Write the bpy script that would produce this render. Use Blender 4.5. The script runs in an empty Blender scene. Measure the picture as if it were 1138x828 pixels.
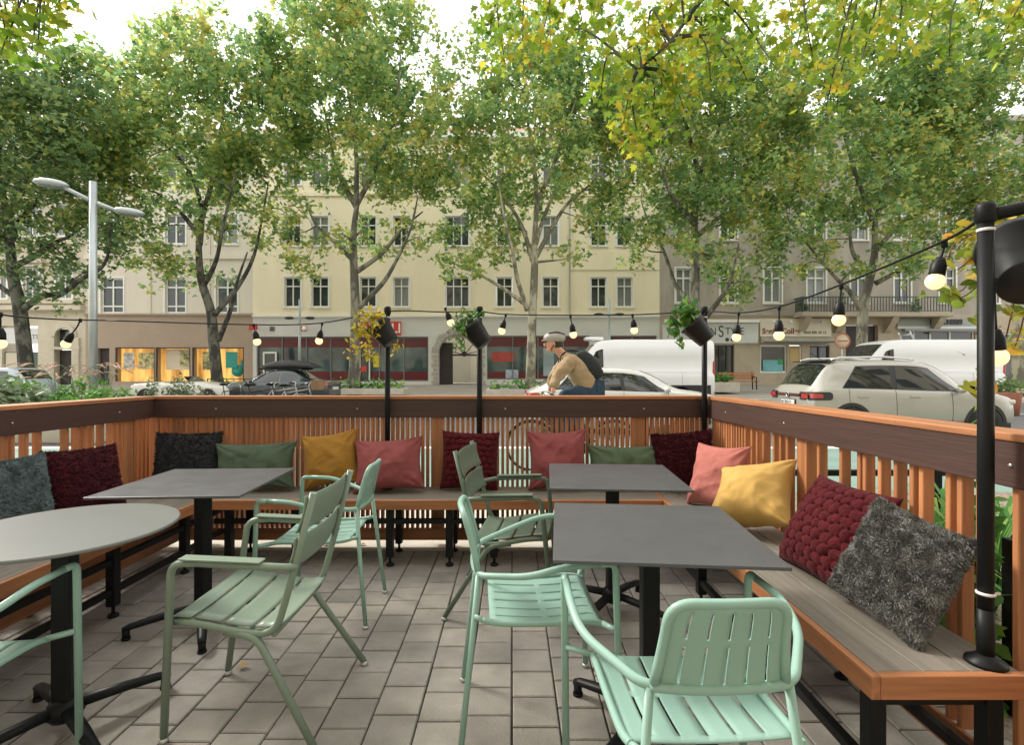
import bpy, bmesh, math, random
import numpy as np
from mathutils import Vector, Matrix, noise
R=math.radians; PI=math.pi
scn=bpy.context.scene; C=scn.collection
H=1.30; F=575.0
def at(px,py,d): return Vector(((px-569)/F*d, d, H+(414-py)*d/F))
def fx(px,d=36.0): return (px-569)/F*d
def fz(py,d=36.0): return H+(414-py)*d/F
# ------------------------------------------------------------------ materials
def srgb(r,g,b):
    f=lambda c:((c/255+.055)/1.055)**2.4 if c>10 else c/255/12.92
    return (f(r),f(g),f(b))
def M(name,col,rough=.5,var=.12,scale=6,stretch=(1,1,1),bump=0.,bscale=60.,metal=0.,island=0.,spec=.5,coat=0.,detail=4,col2=None,thr=None,sheen=0.,rvar=0.):
    m=bpy.data.materials.new(name); m.use_nodes=True; nt=m.node_tree; N=nt.nodes; L=nt.links
    b=N['Principled BSDF']; b.inputs['Roughness'].default_value=rough; b.inputs['Metallic'].default_value=metal
    b.inputs['Specular IOR Level'].default_value=spec; b.inputs['Coat Weight'].default_value=coat
    if sheen: b.inputs['Sheen Weight'].default_value=sheen
    tc=N.new('ShaderNodeTexCoord'); mp=N.new('ShaderNodeMapping'); mp.inputs['Scale'].default_value=stretch
    L.new(tc.outputs['Object'],mp.inputs['Vector'])
    nz=N.new('ShaderNodeTexNoise'); nz.inputs['Scale'].default_value=scale; nz.inputs['Detail'].default_value=detail; nz.inputs['Roughness'].default_value=.6
    L.new(mp.outputs['Vector'],nz.inputs['Vector'])
    fac=nz.outputs['Fac']
    cr=N.new('ShaderNodeValToRGB'); e=cr.color_ramp.elements
    lo=[max(0,c*(1-var)) for c in col]; hi=[min(1,c*(1+var)) for c in (col2 or col)]
    e[0].position=.32 if thr is None else thr-.05; e[1].position=.68 if thr is None else thr+.05
    e[0].color=(*lo,1); e[1].color=(*hi,1)
    L.new(fac,cr.inputs['Fac']); out=cr.outputs['Color']
    if island:
        ge=N.new('ShaderNodeNewGeometry'); mr=N.new('ShaderNodeMapRange'); mr.inputs['To Min'].default_value=1-island; mr.inputs['To Max'].default_value=1+island
        L.new(ge.outputs['Random Per Island'],mr.inputs['Value'])
        mx=N.new('ShaderNodeMix'); mx.data_type='RGBA'; mx.blend_type='MULTIPLY'; mx.inputs['Factor'].default_value=1
        L.new(out,mx.inputs['A']); cc=N.new('ShaderNodeCombineColor')
        for k in ('Red','Green','Blue'): L.new(mr.outputs['Result'],cc.inputs[k])
        L.new(cc.outputs['Color'],mx.inputs['B']); out=mx.outputs['Result']
    L.new(out,b.inputs['Base Color'])
    if rvar:
        n3=N.new('ShaderNodeTexNoise'); n3.inputs['Scale'].default_value=scale*2.3; n3.inputs['Detail'].default_value=3; L.new(tc.outputs['Object'],n3.inputs['Vector'])
        rr=N.new('ShaderNodeMapRange'); rr.inputs['From Min'].default_value=.35; rr.inputs['From Max'].default_value=.65; rr.inputs['To Min'].default_value=max(.05,rough-rvar); rr.inputs['To Max'].default_value=rough+rvar; L.new(n3.outputs['Fac'],rr.inputs['Value']); L.new(rr.outputs[0],b.inputs['Roughness'])
    if bump:
        n2=N.new('ShaderNodeTexNoise'); n2.inputs['Scale'].default_value=bscale; n2.inputs['Detail'].default_value=3; L.new(mp.outputs['Vector'],n2.inputs['Vector'])
        bp=N.new('ShaderNodeBump'); bp.inputs['Strength'].default_value=bump; bp.inputs['Distance'].default_value=.01
        L.new(n2.outputs['Fac'],bp.inputs['Height']); L.new(bp.outputs['Normal'],b.inputs['Normal'])
    return m
def leafmat(name,cols,trans=.45,scale=.35,rough=.5,isl=.65):
    """leaf hue varies from leaf to leaf and in broad drifts through the crown"""
    m=bpy.data.materials.new(name); m.use_nodes=True; nt=m.node_tree; N=nt.nodes; L=nt.links
    b=N['Principled BSDF']; b.inputs['Roughness'].default_value=rough; b.inputs['Specular IOR Level'].default_value=.35
    ge=N.new('ShaderNodeNewGeometry'); tc=N.new('ShaderNodeTexCoord')
    nz=N.new('ShaderNodeTexNoise'); nz.inputs['Scale'].default_value=scale; nz.inputs['Detail'].default_value=2
    L.new(tc.outputs['Object'],nz.inputs['Vector'])
    a=N.new('ShaderNodeMath'); a.operation='MULTIPLY'; a.inputs[1].default_value=isl; L.new(ge.outputs['Random Per Island'],a.inputs[0])
    mr=N.new('ShaderNodeMapRange'); mr.inputs['From Min'].default_value=.33; mr.inputs['From Max'].default_value=.67; mr.inputs['To Max'].default_value=1-isl; L.new(nz.outputs['Fac'],mr.inputs['Value'])
    s=N.new('ShaderNodeMath'); s.operation='ADD'; L.new(a.outputs[0],s.inputs[0]); L.new(mr.outputs[0],s.inputs[1])
    cr=N.new('ShaderNodeValToRGB'); el=cr.color_ramp.elements
    while len(el)<len(cols): el.new(.5)
    for i,(p,c) in enumerate(cols): el[i].position=p; el[i].color=(*c,1)
    L.new(s.outputs[0],cr.inputs['Fac']); L.new(cr.outputs['Color'],b.inputs['Base Color'])
    t=N.new('ShaderNodeBsdfTranslucent'); mx=N.new('ShaderNodeMixShader'); mx.inputs['Fac'].default_value=trans
    L.new(cr.outputs['Color'],t.inputs['Color']); L.new(b.outputs[0],mx.inputs[1]); L.new(t.outputs[0],mx.inputs[2])
    L.new(mx.outputs[0],N['Material Output'].inputs['Surface'])
    return m
def emat(name,col,s):
    m=bpy.data.materials.new(name); m.use_nodes=True; b=m.node_tree.nodes['Principled BSDF']
    b.inputs['Base Color'].default_value=(*[min(1,c) for c in col],1); b.inputs['Emission Color'].default_value=(*col,1); b.inputs['Emission Strength'].default_value=s
    return m
def wood(name,col,axis,var=.28,island=.22,rough=.55):
    st={'x':(1.2,22,22),'y':(22,1.2,22),'z':(22,22,1.2)}[axis]
    return M(name,col,rough,var,1.6,st,bump=.15,bscale=5,island=island,detail=6)
MT={}
OR=srgb(170,113,73)
for a in 'xyz': MT['wood_'+a]=wood('cedar_wood_'+a,OR,a)
MT['brown_x']=wood('brown_board_x',srgb(66,46,40),'x',.15,.05); MT['brown_y']=wood('brown_board_y',srgb(70,48,42),'y',.15,.05)
MT['deck_x']=wood('grey_decking_x',srgb(112,106,97),'x',.2,.1,.55); MT['deck_y']=wood('grey_decking_y',srgb(116,110,100),'y',.2,.1,.55)
MT['black']=M('black_coated_metal',(.009,.010,.011),.45,.15,20,spec=.20)
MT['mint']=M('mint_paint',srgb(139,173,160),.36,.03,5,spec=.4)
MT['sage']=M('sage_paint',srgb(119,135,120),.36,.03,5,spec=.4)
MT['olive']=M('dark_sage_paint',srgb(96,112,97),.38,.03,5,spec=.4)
MT['slab']=M('charcoal_laminate',srgb(80,81,84),.36,.07,4,rvar=.03,spec=.5)
MT['slab_l']=M('grey_laminate',srgb(104,107,106),.34,.05,4,spec=.5)
MT['galv']=M('zinc_foot',(.5,.5,.48),.4,.1,30,metal=.8)
MT['plastic']=M('black_pot_plastic',(.014,.015,.016),.45,.12,12,spec=.3)
MT['zip']=M('white_zip_tie',(.7,.7,.68),.4,.02)
MT['bulb']=emat('warm_bulb_glow',(1.0,.70,.34),.62)
MT['leaf_far']=leafmat('plane_leaf_far',[(.0,srgb(84,124,88)),(.34,srgb(126,164,104)),(.62,srgb(166,188,110)),(.84,srgb(210,206,112)),(1.,srgb(208,176,92))],.58,.30)
MT['leaf_dark']=leafmat('plane_leaf_dark',[(.0,srgb(84,118,90)),(.5,srgb(120,150,98)),(.85,srgb(166,178,100)),(1.,srgb(196,180,92))],.55,.30)
MT['leaf_brown']=leafmat('plane_leaf_dry',[(.0,srgb(74,92,54)),(.5,srgb(112,118,62)),(.8,srgb(150,132,66)),(1.,srgb(140,100,56))],.45,.4)
MT['leaf_near']=leafmat('plane_leaf_near',[(.0,srgb(70,112,32)),(.35,srgb(124,156,52)),(.65,srgb(172,182,62)),(.85,srgb(210,188,66)),(.96,srgb(176,110,40)),(1.,srgb(140,78,36))],.62,.8,isl=.6)
MT['leaf_pot']=leafmat('pot_leaf_green',[(.0,srgb(46,92,40)),(.6,srgb(86,136,58)),(1.,srgb(150,176,80))],.4,3.)
MT['leaf_yel']=leafmat('pot_leaf_yellow',[(.0,srgb(112,128,48)),(.4,srgb(178,168,56)),(.8,srgb(214,186,64)),(1.,srgb(176,116,50))],.5,4.)
MT['leaf_vine']=leafmat('vine_leaf',[(.0,srgb(70,110,48)),(.45,srgb(140,160,64)),(.75,srgb(206,188,72)),(.9,srgb(206,150,60)),(1.,srgb(170,74,48))],.5,6.)
MT['leaf_bed']=leafmat('bed_leaf',[(.0,srgb(56,108,50)),(.5,srgb(92,146,66)),(.9,srgb(150,178,90)),(1.,srgb(180,186,116))],.4,1.2)
MT['leaf_grey']=leafmat('bed_leaf_pale',[(.0,srgb(90,112,86)),(.6,srgb(140,158,126)),(1.,srgb(190,196,166))],.3,1.2)
MT['bark']=M('plane_bark',srgb(124,120,104),.85,.25,3,(1,1,.45),bump=.4,bscale=14,col2=srgb(150,146,126),thr=.5)
MT['bark_m']=M('plane_bark_mid',srgb(100,99,88),.85,.25,3,(1,1,.45),bump=.45,bscale=14,col2=srgb(122,120,104),thr=.52)
MT['bark_d']=M('plane_bark_dark',srgb(62,62,56),.85,.25,3,(1,1,.45),bump=.5,bscale=14,col2=srgb(92,92,82),thr=.52)
MT['stem']=M('brown_stem',srgb(110,70,44),.7,.15,20)
MT['glass']=M('window_glass',(.035,.045,.045),.06,.3,.25,spec=.7)
MT['glass2']=M('window_glass_curtain',srgb(120,126,124),.12,.25,3,(9,9,.5),spec=.7)
MT['frame']=M('white_window_frame',srgb(226,226,220),.5,.04,2)
MT['chrome']=M('chrome',(.7,.7,.7),.15,.02,metal=1)
MT['tyre']=M('tyre_rubber',(.02,.02,.021),.8,.1,30)
MT['rim']=M('alloy_rim',(.45,.46,.47),.3,.05,metal=.9)
MT['carglass']=M('car_glass',(.012,.016,.017),.04,.2,2,spec=.8,coat=.3)
MT['redlamp']=M('red_lamp',(.42,.02,.02),.15,.1,spec=.6,coat=.5)
MT['darkplastic']=M('dark_trim',(.025,.026,.028),.5,.1,10)
MT['plate']=M('number_plate',(.75,.75,.73),.4,.02)
# ------------------------------------------------------------------ mesh builder
class MB:
    def __init__(s): s.v=[];s.f=[];s.sm=[];s.mi=[];s.m=0
    def add(s,vs,fs,smooth=False):
        o=len(s.v); s.v.extend([tuple(v) for v in vs])
        for f in fs: s.f.append([i+o for i in f]); s.sm.append(smooth); s.mi.append(s.m)
        return s
    def box(s,cx,cy,cz,sx,sy,sz,rz=0.,Rm=None):
        vs=[Vector((x*sx/2,y*sy/2,z*sz/2)) for z in(-1,1) for y in(-1,1) for x in(-1,1)]
        Mx=Rm if Rm is not None else Matrix.Rotation(rz,3,'Z'); c=Vector((cx,cy,cz))
        return s.add([Mx@v+c for v in vs],[(0,2,3,1),(4,5,7,6),(0,1,5,4),(2,6,7,3),(0,4,6,2),(1,3,7,5)])
    def bx(s,x0,x1,y0,y1,z0,z1): return s.box((x0+x1)/2,(y0+y1)/2,(z0+z1)/2,abs(x1-x0),abs(y1-y0),abs(z1-z0))
    def tube(s,pts,r,n=8,cap=True,flat=1.0):
        pts=[Vector(p) for p in pts]; k=len(pts); rs=r if isinstance(r,(list,tuple)) else [r]*k
        t=[(pts[min(i+1,k-1)]-pts[max(i-1,0)]).normalized() for i in range(k)]
        a=Vector((0,0,1)) if abs(t[0].z)<.9 else Vector((1,0,0)); u=t[0].cross(a).normalized(); vs=[]
        for i in range(k):
            u=(u-t[i]*u.dot(t[i])); u=u.normalized() if u.length>1e-6 else t[i].orthogonal().normalized(); w=t[i].cross(u)
            for j in range(n):
                an=2*PI*j/n; vs.append(pts[i]+(u*math.cos(an)+w*math.sin(an)*flat)*rs[i])
        fs=[(i*n+j,i*n+(j+1)%n,(i+1)*n+(j+1)%n,(i+1)*n+j) for i in range(k-1) for j in range(n)]
        s.add(vs,fs,True)
        if cap:
            o=len(s.v)-k*n
            for f in ([o+j for j in range(n)][::-1],[o+(k-1)*n+j for j in range(n)]): s.f.append(f); s.sm.append(False); s.mi.append(s.m)
        return s
    def lathe(s,prof,c=(0,0,0),n=24,Rm=None,smooth=True,cap=True):
        c=Vector(c); vs=[]
        for r,z in prof:
            for j in range(n):
                v=Vector((r*math.cos(2*PI*j/n),r*math.sin(2*PI*j/n),z)); vs.append((Rm@v if Rm is not None else v)+c)
        k=len(prof); fs=[(i*n+j,i*n+(j+1)%n,(i+1)*n+(j+1)%n,(i+1)*n+j) for i in range(k-1) for j in range(n)]
        s.add(vs,fs,smooth)
        o=len(s.v)-k*n
        if not cap: return s
        if prof[0][0]>1e-5: s.f.append([o+j for j in range(n)][::-1]); s.sm.append(False); s.mi.append(s.m)
        if prof[-1][0]>1e-5: s.f.append([o+(k-1)*n+j for j in range(n)]); s.sm.append(False); s.mi.append(s.m)
        return s
    def prism(s,poly,a0,a1,plane='xz'):
        n=len(poly)
        mk={'xz':lambda p,a:(p[0],a,p[1]),'xy':lambda p,a:(p[0],p[1],a),'yz':lambda p,a:(a,p[0],p[1])}[plane]
        vs=[mk(p,a0) for p in poly]+[mk(p,a1) for p in poly]
        return s.add(vs,[tuple(range(n)),tuple(range(2*n-1,n-1,-1))]+[(i,i+n,(i+1)%n+n,(i+1)%n) for i in range(n)])
    def ball(s,c,r,n=14,sc=(1,1,1)):
        k=n//2; vs=[];fs=[]
        for i in range(k+1):
            a=PI*i/k
            for j in range(n):
                b=2*PI*j/n; vs.append((c[0]+r*sc[0]*math.sin(a)*math.cos(b),c[1]+r*sc[1]*math.sin(a)*math.sin(b),c[2]+r*sc[2]*math.cos(a)))
        for i in range(k):
            for j in range(n): fs.append((i*n+j,(i+1)*n+j,(i+1)*n+(j+1)%n,i*n+(j+1)%n))
        return s.add(vs,fs,True)
    def build(s,name,mats,parent=None,bevel=0.,solid=0.,sub=0,loc=None,fix=True,seg=2):
        me=bpy.data.meshes.new(name); me.from_pydata(s.v,[],s.f); me.update()
        mats=mats if isinstance(mats,(list,tuple)) else [mats]
        for m in mats: me.materials.append(m)
        me.polygons.foreach_set('use_smooth',s.sm); me.polygons.foreach_set('material_index',s.mi)
        if fix:
            b=bmesh.new(); b.from_mesh(me); bmesh.ops.remove_doubles(b,verts=b.verts,dist=1e-5); bmesh.ops.recalc_face_normals(b,faces=b.faces); b.to_mesh(me); b.free()
        o=bpy.data.objects.new(name,me); C.objects.link(o)
        if parent: o.parent=parent
        if loc: o.location=loc
        if solid: d=o.modifiers.new('solid','SOLIDIFY'); d.thickness=solid; d.offset=0
        if bevel: d=o.modifiers.new('bevel','BEVEL'); d.width=bevel; d.segments=seg; d.limit_method='ANGLE'; d.angle_limit=R(40); d.harden_normals=False
        if sub: d=o.modifiers.new('sub','SUBSURF'); d.levels=sub; d.render_levels=sub
        return o
def fillet(pts,rad,n=6):
    pts=[Vector(p) for p in pts]; out=[pts[0]]
    for i in range(1,len(pts)-1):
        r=rad[i-1] if isinstance(rad,(list,tuple)) else rad
        a=pts[i-1]-pts[i]; b=pts[i+1]-pts[i]; l=min(r,a.length*.49,b.length*.49)
        p=pts[i]+a.normalized()*l; q=pts[i]+b.normalized()*l
        for k in range(n+1):
            t=k/n; out.append(p*(1-t)**2+pts[i]*2*t*(1-t)+q*t*t)
    out.append(pts[-1]); return out
def tag(o,label=None,cat=None,group=None,kind=None):
    if label: o['label']=label
    if cat: o['category']=cat
    if group: o['group']=group
    if kind: o['kind']=kind
    return o
def thing(name,label,cat,loc=(0,0,0),rz=0.,group=None):
    o=bpy.data.objects.new(name,None); o.empty_display_size=.1; C.objects.link(o); o.location=loc; o.rotation_euler=(0,0,rz)
    return tag(o,label,cat,group)
def copy_tree(o,parent=None):
    c=o.copy(); C.objects.link(c)
    if parent is not None: c.parent=parent
    for ch in list(o.children): copy_tree(ch,c)
    return c
def dup(root,loc,rz,label=None):
    c=copy_tree(root); c.location=loc; c.rotation_euler=(0,0,rz)
    if label: c['label']=label
    return c
def struct(o,label,cat): return tag(o,label,cat,kind='structure')
def catmull(p,n=6):
    p=[Vector(q) for q in p]; out=[]
    for i in range(len(p)-1):
        a=p[max(i-1,0)];b=p[i];c=p[i+1];d=p[min(i+2,len(p)-1)]
        for k in range(n):
            t=k/n; out.append(.5*((2*b)+(c-a)*t+(2*a-5*b+4*c-d)*t*t+(3*b-a-3*c+d)*t**3))
    out.append(p[-1]); return out
LEAF6=np.array([(0,-.42,0),(.5,-.12,.06),(.22,.08,.02),(0,.58,-.05),(-.22,.08,.02),(-.5,-.12,.06)])
LEAF13=np.array([(0,-.45,0),(.20,-.32,.02),(.55,-.28,.07),(.36,-.06,.03),(.56,.16,.06),(.22,.18,.02),(.16,.34,.01),(0,.62,-.05),(-.16,.34,.01),(-.22,.18,.02),(-.56,.16,.06),(-.36,-.06,.03),(-.55,-.28,.07),(-.20,-.32,.02)])
LEAFOV=np.array([(0,-.5,0),(.16,-.32,.03),(.24,-.02,.05),(.15,.3,.02),(0,.55,-.06),(-.15,.3,.02),(-.24,-.02,.05),(-.16,-.32,.03)])
BLADE=np.array([(0,-.5,0),(.05,-.2,.0),(.045,.2,.02),(0,.55,-.08),(-.045,.2,.02),(-.05,-.2,0)])
def leaf_mesh(name,cen,size,mat,rng,parent=None,shape=LEAF6,up=None,flat=.0,dirs=None):
    """many separate leaf faces; cen (n,3) size (n,)"""
    n=len(cen); k=len(shape); cen=np.asarray(cen,float)
    nv=rng.normal(size=(n,3)); nv[:,2]=np.abs(nv[:,2])+flat; nv/=np.linalg.norm(nv,axis=1)[:,None]
    if dirs is None: t=rng.normal(size=(n,3))
    else: t=np.asarray(dirs,float)+rng.normal(size=(n,3))*.25
    if up is not None: t=t+np.array(up)
    t-=nv*np.sum(t*nv,1)[:,None]; t/=np.linalg.norm(t,axis=1)[:,None]+1e-9; b=np.cross(nv,t)
    S=np.asarray(size,float)[:,None,None]
    V=cen[:,None,:]+S*(shape[None,:,0,None]*b[:,None,:]+shape[None,:,1,None]*t[:,None,:]+shape[None,:,2,None]*nv[:,None,:])
    me=bpy.data.meshes.new(name); me.vertices.add(n*k); me.vertices.foreach_set('co',V.reshape(-1).astype(np.float32))
    me.loops.add(n*k); me.loops.foreach_set('vertex_index',np.arange(n*k,dtype=np.int32))
    me.polygons.add(n); me.polygons.foreach_set('loop_start',np.arange(0,n*k,k,dtype=np.int32)); me.polygons.foreach_set('loop_total',np.full(n,k,np.int32))
    me.update(calc_edges=True); me.validate(); me.materials.append(mat)
    o=bpy.data.objects.new(name,me); C.objects.link(o)
    if parent: o.parent=parent
    return o
def text(name,body,size,mat,parent,loc,rx=PI/2,rz=0.,ext=.01,align='LEFT',wscale=1.,bold=.0):
    cu=bpy.data.curves.new(name,'FONT'); cu.body=body; cu.size=size; cu.extrude=ext; cu.align_x=align; cu.offset=bold
    t=bpy.data.objects.new('tmp_text',cu); C.objects.link(t); bpy.context.view_layer.update()
    me=bpy.data.meshes.new_from_object(t.evaluated_get(bpy.context.evaluated_depsgraph_get())); bpy.data.objects.remove(t)
    me.materials.clear(); me.materials.append(mat)
    o=bpy.data.objects.new(name,me); C.objects.link(o); o.parent=parent; o.location=loc; o.rotation_euler=(rx,0,rz); o.scale=(wscale,1,1)
    return o
# ------------------------------------------------------------------ ground
rng=np.random.default_rng(7); random.seed(7)
def sheet(name,x0,x1,y0,y1,z,mat,label,cat,z1=None):
    b=MB(); z1=z if z1 is None else z1
    b.add([(x0,y0,z),(x1,y0,z),(x1,y1,z1),(x0,y1,z1)],[(0,1,2,3)])
    return struct(b.build(name,mat),label,cat)
asph=M('asphalt',srgb(104,104,102),.85,.12,1.2,bump=.25,bscale=120)
MT['conc']=M('pale_concrete',srgb(188,182,170),.85,.1,2.5,bump=.2,bscale=60)
MT['pav']=M('far_pavement',srgb(150,145,136),.85,.12,1.,bump=.2,bscale=30)
sheet('ground',-150,150,-60,200,-.06,M('ground_grit',srgb(116,112,104),.9,.15,.6),'broad grey ground under the street and terrace','ground')
sheet('road',-150,150,9.2,23.0,-.03,asph,'grey asphalt road between the terrace and the far pavement','road')
sheet('near_pavement',-150,150,4.1,5.7,-.02,MT['conc'],'pale concrete pavement strip behind the wooden fence','pavement')
sheet('cycle_lane',-150,150,5.7,8.95,-.024,M('teal_lane_paint',srgb(116,141,133),.8,.1,1.5,bump=.15,bscale=90),'teal painted cycle lane behind the fence','cycle lane')
sheet('lane_line',-150,150,8.95,9.2,-.02,M('white_line_paint',srgb(214,214,208),.7,.08,4),'white painted line edging the teal cycle lane','road marking')
b=MB()
for i in range(12): b.bx(-20+i*5.,-17+i*5.,16.4,16.55,-.03,-.026)
struct(b.build('centre_line',bpy.data.materials['white_line_paint']),'dashed white centre line on the asphalt road','road marking')
b=MB(); b.bx(-150,150,23.0,23.25,-.06,.12)
struct(b.build('far_kerb',MT['conc'],bevel=.02),'stone kerb along the far pavement','kerb')
sheet('far_pavement',-150,150,23.25,36.6,.115,MT['pav'],'grey pavement in front of the buildings','pavement',z1=.45)
b=MB(); b.bx(-3.2,1.62,3.78,4.1,-.06,.004)
struct(b.build('kerb',MT['conc'],bevel=.01),'pale stone kerb under the back fence','kerb')
# terrace paving: every block modelled, laid in running columns
pv=M('paving_block',srgb(139,134,126),.80,.16,6,bump=.35,bscale=130,island=.13,rvar=.10)
b=MB(); P=.176; g=.0032
for i in range(-19,10):
    off=(P/2 if i%2 else 0)+.03*math.sin(i*2.3)
    for j in range(-9,23):
        x0=i*P; y0=j*P+off-.04; x1=x0+P; y1=y0+P
        if y0<-1.5: continue
        y1=min(y1,3.775)
        if y1-y0<.03: continue
        dz=random.uniform(-.0012,.0012); q=.0045; jx=random.uniform(-.0008,.0008)
        a=[(x0+g+jx,y0+g),(x1-g+jx,y0+g),(x1-g+jx,y1-g),(x0+g+jx,y1-g)]
        c=[(x0+g+q+jx,y0+g+q),(x1-g-q+jx,y0+g+q),(x1-g-q+jx,y1-g-q),(x0+g+q+jx,y1-g-q)]
        vs=[(p[0],p[1],-.02) for p in a]+[(p[0],p[1],dz-q*.8) for p in a]+[(p[0],p[1],dz) for p in c]
        fs=[(k,(k+1)%4,(k+1)%4+4,k+4) for k in range(4)]+[(k+4,(k+1)%4+4,(k+1)%4+8,k+8) for k in range(4)]+[(8,9,10,11)]
        b.add(vs,fs)
struct(b.build('terrace_paving',pv,fix=False),'grey beige paving blocks of the terrace floor','paving')
sheet('paving_bed',-3.4,1.62,-1.6,3.78,-.010,M('joint_sand',srgb(58,54,48),.95,.3,40),'dark sand in the joints between paving blocks','paving')
# gravel bed to the right
sheet('gravel_bed',1.62,5.5,-1.5,5.68,-.012,M('gravel',srgb(128,118,104),.95,.45,38,bump=.8,bscale=45),'gravel planting bed to the right of the wooden fence','gravel')
# ------------------------------------------------------------------ fences
YB=3.87; XL=-2.68; XR=1.47
def fence_x(t,x0,x1):
    s=MB(); x=x0
    while x<x1:
        s.bx(x,x+.021,YB,YB+.042,.13,1.092); x+=.0375+random.uniform(-.0012,.0012)
    s.build('slat_panel',MT['wood_z'],t,bevel=.0025,seg=1)
    k=MB(); k.bx(x0-.02,x1+.02,YB-.024,YB-.002,.965,1.099); k.build('fascia_board',MT['brown_x'],t,bevel=.003)
    for xs_ in (-2.2,-1.15,-.05,.98):
        k=MB(); k.lathe([(.006,0),(.006,.003),(.001,.004)],(xs_,YB-.024,1.03),10,Matrix.Rotation(PI/2,3,'X')); k.build('screw',MT['galv'],t)
    k=MB(); k.bx(x0-.02,x1+.02,YB-.03,YB+.11,1.1,1.124); k.build('top_rail',MT['wood_x'],t,bevel=.004)
    k=MB(); k.bx(x0,x1,YB-.02,YB-.002,.05,.14); k.build('bottom_board',MT['wood_x'],t,bevel=.003)
    for xp in (-.56,-2.3,.95):
        k=MB(); k.bx(xp-.045,xp+.045,YB-.0008,YB+.07,.05,1.097); k.build('post',MT['wood_z'],t,bevel=.004)
t=thing('wooden_fence','long back fence of fine vertical orange slats facing the street','fence',(0,0,0),0,'wooden terrace fences')
fence_x(t,XL+.01,XR-.01)
def fence_y(t,X,sg,ys,posts,y0,y1):
    """sg=+1: outside is +X"""
    s=MB()
    for y in ys: s.bx(X,X+sg*.042,y,y+.022,.13,1.092)
    s.build('slat_panel',MT['wood_z'],t,bevel=.0025,seg=1)
    k=MB(); k.bx(X-sg*.024,X-sg*.002,y0,y1,.965,1.099); k.build('fascia_board',MT['brown_y'],t,bevel=.003)
    for ys_ in (1.5,2.75,3.5):
        k=MB(); k.lathe([(.006,0),(.006,.003),(.001,.004)],(X-sg*.024,ys_,1.03),10,Matrix.Rotation(-sg*PI/2,3,'Y')); k.build('screw',MT['galv'],t)
    k=MB(); k.bx(X-sg*.03,X+sg*.11,y0,y1,1.1,1.124); k.build('top_rail',MT['wood_y'],t,bevel=.004)
    k=MB(); k.bx(X-sg*.02,X-sg*.002,y0,y1,.05,.14); k.build('bottom_board',MT['wood_y'],t,bevel=.003)
    for yp in posts:
        k=MB(); k.bx(X+sg*.001,X+sg*.075,yp-.045,yp+.045,.05,1.097); k.build('post',MT['wood_z'],t,bevel=.004)
ysR=[3.78-.04*i for i in range(14)]+[3.17,3.10,3.02,2.90,2.83,2.76,2.475,2.305,2.185,2.15,2.06,1.975,1.895,1.85,1.735,1.69,1.62,1.50,1.41,1.33,1.22,1.13,1.04]
k=MB(); k.bx(XL-.045,XL+.012,YB+.003,YB+.06,.05,1.098); k.build('post',MT['wood_z'],t,bevel=.004)
t=thing('wooden_fence','right side fence of spaced orange slats beside the red and grey cushions','fence',(0,0,0),0,'wooden terrace fences')
fence_y(t,XR,1,ysR,(2.63,1.285),.95,YB-.031)
ysL=[3.80-.042*i for i in range(9)]+[3.38,3.30,3.24,3.19,3.11,2.93,2.85,2.77,2.73,2.62,2.55,2.40,2.33,2.2,2.1,2.0,1.9,1.8,1.7,1.6]
t=thing('wooden_fence','left side fence of spaced orange slats behind the blue grey fluffy cushion','fence',(0,0,0),0,'wooden terrace fences')
fence_y(t,XL,-1,ysL,(3.62,2.27),.9,YB-.031)
# ------------------------------------------------------------------ benches
def planks(b,x0,x1,y0,y1,z,ax,n):
    if ax=='x':
        w=(y1-y0)/n
        for i in range(n): b.bx(x0,x1,y0+i*w+.002,y0+(i+1)*w-.002,z-.024,z)
    else:
        w=(x1-x0)/n
        for i in range(n): b.bx(x0+i*w+.002,x0+(i+1)*w-.002,y0,y1,z-.024,z)
def bleg(t,x,y,h=.385):
    b=MB(); b.bx(x-.024,x+.024,y-.024,y+.024,.06,h); b.tube([(x,y,.02),(x,y,.062)],.009,8); b.lathe([(.026,0),(.028,.012),(.012,.022)],(x,y,0),12)
    b.build('leg',MT['black'],t,bevel=.003)
ZS=.452
t=thing('wooden_bench','long bench with grey boards along the back fence','bench',(0,0,0),0,'slatted terrace benches')
b=MB(); planks(b,-2.045,1.0,3.445,YB-.03,ZS,'x',3); b.build('seat',MT['deck_x'],t,bevel=.002,seg=1)
for x0,x1 in ((-2.02,-.36),(-.357,.995)):
    b=MB(); b.bx(x0,x1,3.418,3.443,ZS-.062,ZS+.001); b.build('front_trim',MT['wood_x'],t,bevel=.003)
for x in (-1.9,-1.45,-.82,-.42,-.12,.35,.85): bleg(t,x,3.48); bleg(t,x,3.76)
for y,z in ((3.48,.30),(3.76,.22),(3.62,.36)):
    b=MB(); b.bx(-2.0,.98,y-.016,y+.016,z-.016,z+.016); b.build('stretcher',MT['black'],t,bevel=.003)
t=thing('wooden_bench','bench with grey boards and orange trim along the right fence','bench',(0,0,0),0,'slatted terrace benches')
b=MB(); planks(b,1.028,XR-.03,1.468,YB-.03,ZS,'y',3); b.build('seat',MT['deck_y'],t,bevel=.002,seg=1)
b=MB(); b.bx(1.001,1.026,1.44,YB-.03,ZS-.066,ZS+.001); b.build('front_trim',MT['wood_y'],t,bevel=.003)
b=MB(); b.bx(1.027,XR-.003,1.44,1.466,ZS-.066,ZS+.0012); b.build('end_trim',MT['wood_x'],t,bevel=.003)
for y in (1.52,2.2,2.9,3.5): bleg(t,1.06,y); bleg(t,1.40,y)
for x,z in ((1.06,.13),(1.40,.13)):
    b=MB(); b.bx(x-.016,x+.016,1.5,3.8,z-.016,z+.016); b.build('stretcher',MT['black'],t,bevel=.003)
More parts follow.
